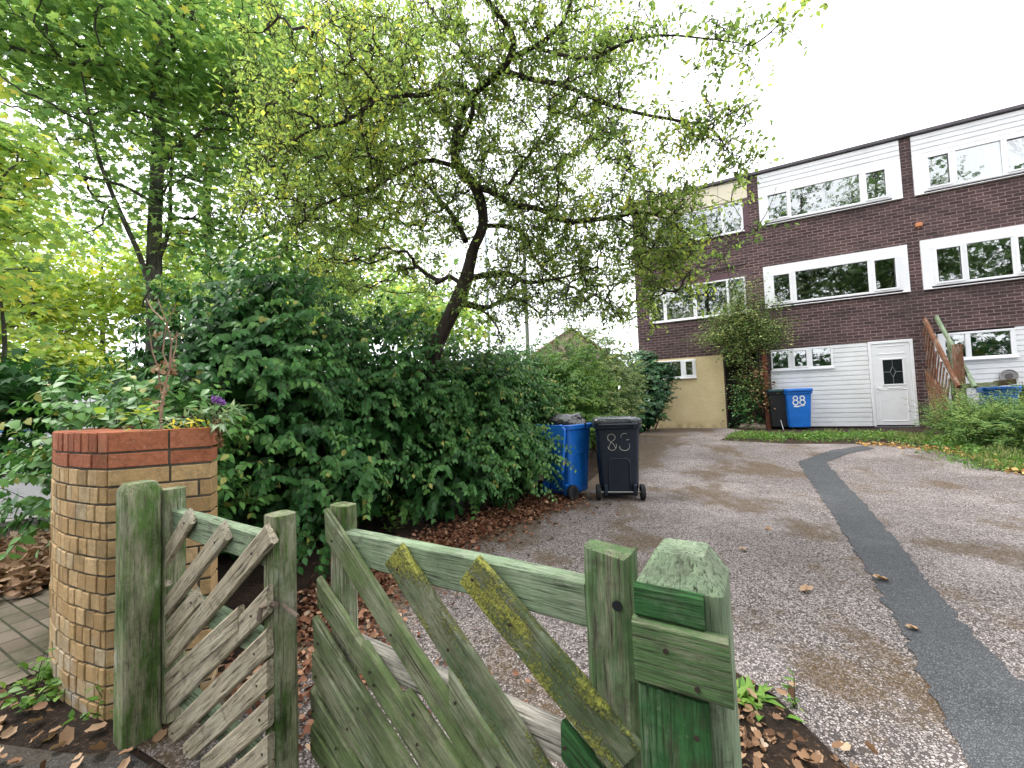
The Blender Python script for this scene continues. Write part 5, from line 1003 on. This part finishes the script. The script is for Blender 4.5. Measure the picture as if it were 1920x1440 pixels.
# dandelion clump by the near post
p = gnd(1405, 1320); o = thing('dandelion', 'bright green dandelion clump beside the chamfered gate post', 'weed', p); n = 46
an = rng.uniform(0, 6.28, n); D = np.stack([np.cos(an), np.sin(an), rng.uniform(.35, 1.5, n)], 1); P = p + np.stack([np.cos(an), np.sin(an), an * 0], 1) * .012 + np.array([rng.normal(size=n) * .035, rng.normal(size=n) * .035, an * 0]).T
leaves('leaves', P, D, np.stack([-np.cos(an) * .8, -np.sin(an) * .8, an * 0 + 1], 1), rng.uniform(.05, .11, n), tpl_ovate(.16, .05, .35), rng.normal(.62, .18, n), M['l_weed'], o)
weed('weed', 'low weed with small leaves right of the dandelion clump', 1490, 1330, 22, .045, .05, M['l_weed'], LG, .05)
weed('weed', 'pale green weed at the foot of the hedge behind the gate', 745, 1000, 80, .055, .12, M['l_weed'], OV, .22)
weed('weed', 'small weed among the red leaves below the hedge', 700, 1045, 20, .04, .05, M['l_weed'], OV, .05)
# buddleia hanging over the wall top
bd = at(385, 790, 2.05); o = thing('buddleia', 'grey green buddleia with a purple flower head over the wall top', 'plant', (bd[0], bd[1], 1.1)); P, D, Nn, Sz = [], [], [], []; mb = MB()
for x, y, Y in ((405, 760, 2.0), (430, 775, 1.95), (345, 790, 1.95), (375, 775, 2.0), (300, 793, 2.0), (420, 795, 1.9), (440, 765, 2.1), (330, 785, 2.05)):
    e = at(x, y, Y); mb.tube([bd + np.array([0, .05, -.1]), (bd + e) / 2 + UP * .03, e], [.005, .004, .002], 5)
    for t in np.linspace(.4, 1, 6):
        for _ in range(3): P.append(bd + (e - bd) * t); D.append(rdir(1)[0] + (e - bd) * 4 + UP * -.2); Nn.append(UP + rng.normal(size=3) * .3); Sz.append(.085 * rng.uniform(.6, 1.2))
leaves('leaves', P, D, Nn, np.array(Sz), LG, rng.normal(.6, .14, len(P)), leafmat('buddleia_leaf', [(0., (.08, .15, .07)), (.6, (.20, .30, .16)), (1., (.36, .42, .22))], .6, .25), o); mk('stem', mb, M['twig'], o, world=True, smooth=60)
def panicle(name, a, b, r, col, mat):
    n = 260; t = rng.uniform(0, 1, n); P = a + (b - a) * t[:, None] + rdir(n) * (r * (1 - .7 * t))[:, None]; leaves(name, P, rdir(n), rdir(n), np.full(n, .012), tpl_ovate(.4), rng.uniform(0, 1, n), mat, o)
panicle('flower_head', at(402, 748, 2.0), at(420, 756, 1.98), .016, 0, leafmat('purple_flower', [(0., (.18, .05, .32)), (1., (.45, .20, .62))], .6, .2)); panicle('seed_head', at(408, 790, 1.93), at(414, 838, 1.92), .02, 0, leafmat('brown_seed', [(0., (.10, .05, .02)), (1., (.32, .19, .09))], .8, .1))
yl = leafmat('yellow_leaf', [(0., (.35, .42, .05)), (.5, (.62, .55, .05)), (1., (.75, .60, .06))], .5, .4)
for px, py, lb, m_ in ((255, 775, 'plant with pale yellow edged leaves on the wall top, left of the dead stem', 'a'), (345, 795, 'clump of bright yellow leaves hanging over the red wall top', 'b')):
    p = at(px, py, 1.93); o = thing('wall_plant', lb, 'plant', p); n = 26; d = rdir(n); d[:, 2] = d[:, 2] * .4 + (-.35 if m_ == 'b' else .15)
    leaves('leaves', p + rng.normal(size=(n, 3)) * np.array([.05, .04, .02]), d, UP + rng.normal(size=(n, 3)) * .4, rng.uniform(.03, .062, n), LG if m_ == 'b' else OV, rng.normal(.5, .25, n), yl if m_ == 'b' else M['l_yellow'], o)
    mb = MB(); mb.tube([p + np.array([0, .05, -.12]), p + np.array([0, .02, -.03]), p], [.004, .003, .002], 4); mk('stem', mb, M['twig'], o, world=True)
ds0 = at(303, 800, 2.15); o = thing('dead_stem', 'dry reddish dead stems standing up behind the wall top', 'plant', (ds0[0], ds0[1], 1.0)); mb = MB()
for pts in (((303, 830), (302, 770), (310, 720), (318, 690), (322, 640), (310, 600), (296, 560)), ((308, 760), (300, 720), (296, 690), (286, 660), (280, 620)), ((312, 715), (322, 680), (330, 650), (332, 620)), ((322, 640), (338, 625), (345, 628)), ((306, 600), (285, 580), (275, 560)), ((298, 700), (290, 685), (282, 690)), ((316, 690), (305, 660), (312, 610), (330, 570))):
    mb.tube([at(x, y, 2.15 + rng.normal() * .015) for x, y in pts], list(np.linspace(.0075 if pts[0][1] > 800 else .0045, .0018, len(pts))), 6)
mk('stem', mb, M['dead'], o, smooth=70, world=True); n = 40; c = np.array([at(x, y, 2.15) for x, y in ((298, 690), (306, 720), (312, 700), (300, 760), (318, 690), (290, 625), (310, 740))])[rng.integers(0, 7, n)]
leaves('dry_leaves', c + rng.normal(size=(n, 3)) * .015, rdir(n), rdir(n), rng.uniform(.02, .04, n), CU_, rng.uniform(.3, .9, n), M['litter_tan'], o)

# ------------------------------------------------------------------ leaf litter, grass (stuff) and single leaves
def seg_pts(line, n, width, bias=0.):
    line = np.array([(p[0], p[1]) for p in line]); sl = np.linalg.norm(np.diff(line, axis=0), axis=1); u = rng.uniform(0, sl.sum(), n); k = np.searchsorted(np.cumsum(sl), u); k = np.minimum(k, len(sl) - 1); f = (u - np.concatenate([[0], np.cumsum(sl)])[k]) / sl[k]
    p = line[k] + (line[k + 1] - line[k]) * f[:, None]; t = (line[k + 1] - line[k]) / sl[k][:, None]; nn = np.stack([t[:, 1], -t[:, 0]], 1); return p + nn * (rng.normal(size=(n, 1)) * width + bias)
def litter(name, label, XY, size, mat, clr=.45, kind='stuff', lift=.02, tpl=CU_):
    n = len(XY); P = np.stack([XY[:, 0], XY[:, 1], gz(XY[:, 0], XY[:, 1]) + .012 + np.abs(rng.normal(size=n)) * lift], 1); d = rdir(n); d[:, 2] *= .35
    o = leaves(name, P, d, UP + rng.normal(size=(n, 3)) * .45, size * rng.uniform(.5, 1.3, n), tpl, rng.normal(clr, .25, n), mat); return tag(o, label, 'leaf litter', kind='stuff')
hl = [(-1.25, 2.4), (-.95, 3.3), (-.5, 4.1), (.2, 4.85), (.75, 5.6)]
litter('leaf_litter', 'reddish brown dead leaves lying along the foot of the hedge', np.concatenate([seg_pts(hl, 5200, .17, -.08), seg_pts(hl, 900, .30, .05)]), .043, M['litter'], .42)
litter('gate_leaf_litter', 'brown dead leaves on the bare ground behind the gate', np.concatenate([seg_pts([(-1.3, 1.9), (-.9, 2.6)], 700, .2), seg_pts([(-.9, 1.6), (-.6, 2.2)], 260, .2), seg_pts([(.0, 1.2), (.3, 2.0)], 30, .3)]), .04, M['litter'], .5)
litter('soil_leaf_litter', 'tan and brown dead leaves on the soil beside the near post', seg_pts([(.62, 1.35), (.85, 1.75), (.98, 1.55), (.95, 1.3)], 210, .12), .034, M['litter_tan'], .4, tpl=DR)
litter('paving_leaf_litter', 'dry tan leaves heaped beside the road behind the block paving', np.concatenate([seg_pts([(-5.3, 4.0), (-4.2, 3.95), (-3.4, 3.7)], 3400, .42), seg_pts([(-4.6, 3.4), (-3.6, 3.1)], 250, .3)]), .085, M['litter_tan'], .5, lift=.04, tpl=DR)
litter('wall_leaf_litter', 'dry tan leaves scattered along the foot of the curved wall', seg_pts([(-2.55, 2.0), (-2.2, 1.78), (-1.75, 1.55), (-1.45, 1.5)], 70, .09, .03), .045, M['litter_tan'], .5, tpl=DR)
litter('verge_leaf_litter', 'yellow brown leaves along the edge of the grass strip', np.concatenate([seg_pts([p + np.array([0, -.05, 0]) for p in (gnd(1600, 833), gnd(1700, 838), gnd(1790, 850), gnd(1860, 868), gnd(1920, 892))], 420, .10)]), .06, leafmat('verge_leaf', [(0., (.25, .12, .04)), (.5, (.45, .27, .10)), (1., (.60, .45, .18))], .7, .2, .2), .5)
ft = [(1505, 1113, 'curled tan leaf lying on the chippings left of the dark strip'), (1660, 1092, 'orange leaf lying on the dark tarmac strip'), (1722, 1186, 'small brown leaf low on the dark tarmac strip'), (1437, 995, 'small pale leaf on the drive near the dark navy bin'), (1400, 1035, 'pale pink leaf on the chippings above the near post')]
for px, py, lb in ft:
    p = gnd(px, py); n = 3; o = leaves('fallen_leaf', np.array([p + np.array([rng.normal() * .006, rng.normal() * .006, .016])] * n), np.array([[1, .25, .12], [.7, -.5, .22], [.9, .6, .3]]) if px % 2 else np.array([[-1, .25, .12], [-.7, -.5, .22], [-.9, .6, .3]]), UP + rng.normal(size=(n, 3)) * .3, np.array([.075, .05, .055]) * (.65 if py < 1050 or px > 1700 else 1.), DR, np.array([.75, .85, .65]), M['litter_tan']); tag(o, lb, 'leaf', 'single leaves on the drive')
p = gnd(975, 1238); mb = MB(); mb.box((p[0] - .012, p[1] - .008, p[2] + .008), (p[0] + .012, p[1] + .008, p[2] + .026), 0, None, .006); tag(mk('pebble', mb, M['paintwhite'], smooth=50), 'small white pebble on the drive behind the right gate leaf', 'stone')
gL = [gnd(*q) for q in ((1370, 818), (1480, 822), (1600, 819), (1700, 820), (1765, 828), (1810, 842), (1870, 862), (1930, 888))]
n = 9000; XY = np.concatenate([seg_pts(gL, n, .29, -.05), seg_pts(gL[3:], 1200, .24, .0)]); n = len(XY); keep = fdist(XY[:, 0], XY[:, 1]) > .06; XY = XY[keep]; n = len(XY)
P = np.stack([XY[:, 0], XY[:, 1], gz(XY[:, 0], XY[:, 1]) + .004], 1); D = rng.normal(size=(n, 3)) * .5 + UP * 1.0
cln = np.array([mnoise.noise(Vector((p[0] * 2, p[1] * 2, 0))) for p in P])
tag(leaves('grass', P, D, rng.normal(size=(n, 3)) + np.array([0, 0, .3]), rng.uniform(.04, .12, n) * (1 + cln * .9), tpl_long(.07), rng.normal(.5, .24, n) + cln * .4, M['l_grass']), 'weedy grass strip along the foot of the houses', 'grass', kind='stuff')
n = 4200; XY = seg_pts(gL, n, .32, -.05); XY = XY[fdist(XY[:, 0], XY[:, 1]) > .08]; n = len(XY); D = rng.normal(size=(n, 3)); D[:, 2] = np.abs(D[:, 2]) * .5
tag(leaves('ground_cover', np.stack([XY[:, 0], XY[:, 1], gz(XY[:, 0], XY[:, 1]) + rng.uniform(.02, .06, n)], 1), D, UP + rng.normal(size=(n, 3)) * .5, rng.uniform(.03, .075, n), tpl_ovate(.24), rng.normal(.35, .25, n), M['l_weed']), 'low broad leaved weeds growing through the grass strip', 'ground cover', kind='stuff')

# ------------------------------------------------------------------ distance
def column(name, label, px, ytop, Y, r, mat, cat):
    b = at(px, 640, Y); t = at(px, ytop, Y); o = thing(name, label, cat, (b[0], b[1], 0)); mb = MB(); mb.tube([(b[0], b[1], 0), (b[0], b[1], 1.2), (b[0], b[1], 1.22), (b[0], b[1], t[2])], [r * 1.5, r * 1.5, r, r * .75], 12); mk('pole', mb, mat, o, smooth=40, world=True)
    mb = MB(); mb.tube([(b[0], b[1], t[2]), (b[0] + .3, b[1] - .1, t[2] + .25), (b[0] + 1.0, b[1] - .3, t[2] + .35)], [.04, .035, .03], 8); mk('arm', mb, mat, o, smooth=40, world=True)
    mb = MB(); mb.box((b[0] + .95, b[1] - .42, t[2] + .27), (b[0] + 1.5, b[1] - .18, t[2] + .40), 0, None, .04); mk('lamp_head', mb, mat, o, world=True)
column('street_lamp', 'grey green lamp column rising behind the hedge, right of the trunk', 989, 340, 16, .085, plain('weathered_column', (.20, .22, .18), .8, .2, 3), 'street lamp')
column('street_lamp', 'pale blue grey lamp column behind the hedge, nearer the leaning trunk', 917, 420, 20, .075, plain('pale_column', (.52, .58, .64), .5, .08, 3), 'street lamp')
hb = at(1070, 640, 27); o = thing('distant_house', 'far brick house gable showing above the hedge', 'house', (hb[0], hb[1], 0), R(8)); za = at(1070, 618, 27)[2]; wv = 3.2; ze = za - 2.2
mb = MB(); mb.add([(-wv, 0, 0), (wv, 0, 0), (wv, 0, ze), (0, 0, za), (-wv, 0, ze), (-wv, 7, 0), (wv, 7, 0), (wv, 7, ze), (0, 7, za), (-wv, 7, ze)], [(0, 1, 2, 3, 4), (6, 5, 9, 8, 7), (5, 0, 4, 9), (1, 6, 7, 2)]); mk('wall', mb, plain('orange_brick', (.40, .29, .23), .9, .2, 2), o)
mb = MB()
for s in (-1, 1):
    q = [(s * (wv + .25), -.25, ze - .17), (0, -.25, za), (0, 7.25, za), (s * (wv + .25), 7.25, ze - .17)]; mb.add(q + [(a, b, c + .14) for a, b, c in q], [(0, 1, 2, 3), (7, 6, 5, 4), (0, 4, 5, 1), (3, 2, 6, 7), (0, 3, 7, 4)])
mk('roof', mb, plain('brown_tiles', (.15, .095, .07), .9, .2, 3), o)
mb = MB(); mb.box((-.6, -.05, ze - 1.0), (.6, .02, ze + .1)); w = mk('window', mb, M['white'], o); mb = MB(); mb.box((-.52, -.06, ze - .92), (.52, -.052, ze + .02)); mk('pane', mb, M['glass'], w)
vp = at(130, 786, 13.5); van = thing('parked_van', 'white van parked on the road, glimpsed through leaves above the brick wall', 'van', (vp[0], vp[1], 0), R(35))
mb = MB(); prof = [(-2.4, .35), (2.1, .35), (2.35, .55), (2.3, 1.0), (1.75, 1.15), (1.2, 1.95), (.9, 2.05), (-2.35, 2.05), (-2.42, 1.9)]
mb.loft([[(x, y * (1 if z < 1.2 else .93), z) for x, z in prof] for y in (-.9, .9)]); mk('body', mb, plain('white_van_paint', (.72, .73, .74), .3, .03), van, bevel=.04)
mb = MB()
for s in (-1, 1): mb.add([(1.55, s * .905, 1.2), (.75, s * .905, 1.2), (.75, s * .87, 1.8), (1.15, s * .87, 1.8)], [(0, 1, 2, 3)])
mb.add([(1.74, -.75, 1.2), (1.74, .75, 1.2), (1.26, .7, 1.88), (1.26, -.7, 1.88)], [(0, 1, 2, 3)]); mk('window', mb, plain('van_glass', (.02, .025, .03), .1, .1), van)
mb = MB()
for s in (-1, 1): mb.box((-2.2, s * .905 - .006, .95), (.4, s * .905 + .006, 1.12))
mk('blue_stripe', mb, plain('blue_stripe', (.06, .2, .55), .4, .05), van)
for x in (-1.5, 1.45):
    for s in (-1, 1): mb = MB(); mb.tube([(x, s * .72, .34), (x, s * .92, .34)], .34, 20); wh = mk('wheel', mb, M['tyre'], van, smooth=40); mb = MB(); mb.tube([(x, s * .9, .34), (x, s * .93, .34)], .2, 14); mk('rim', mb, M['steel'], wh, smooth=40)
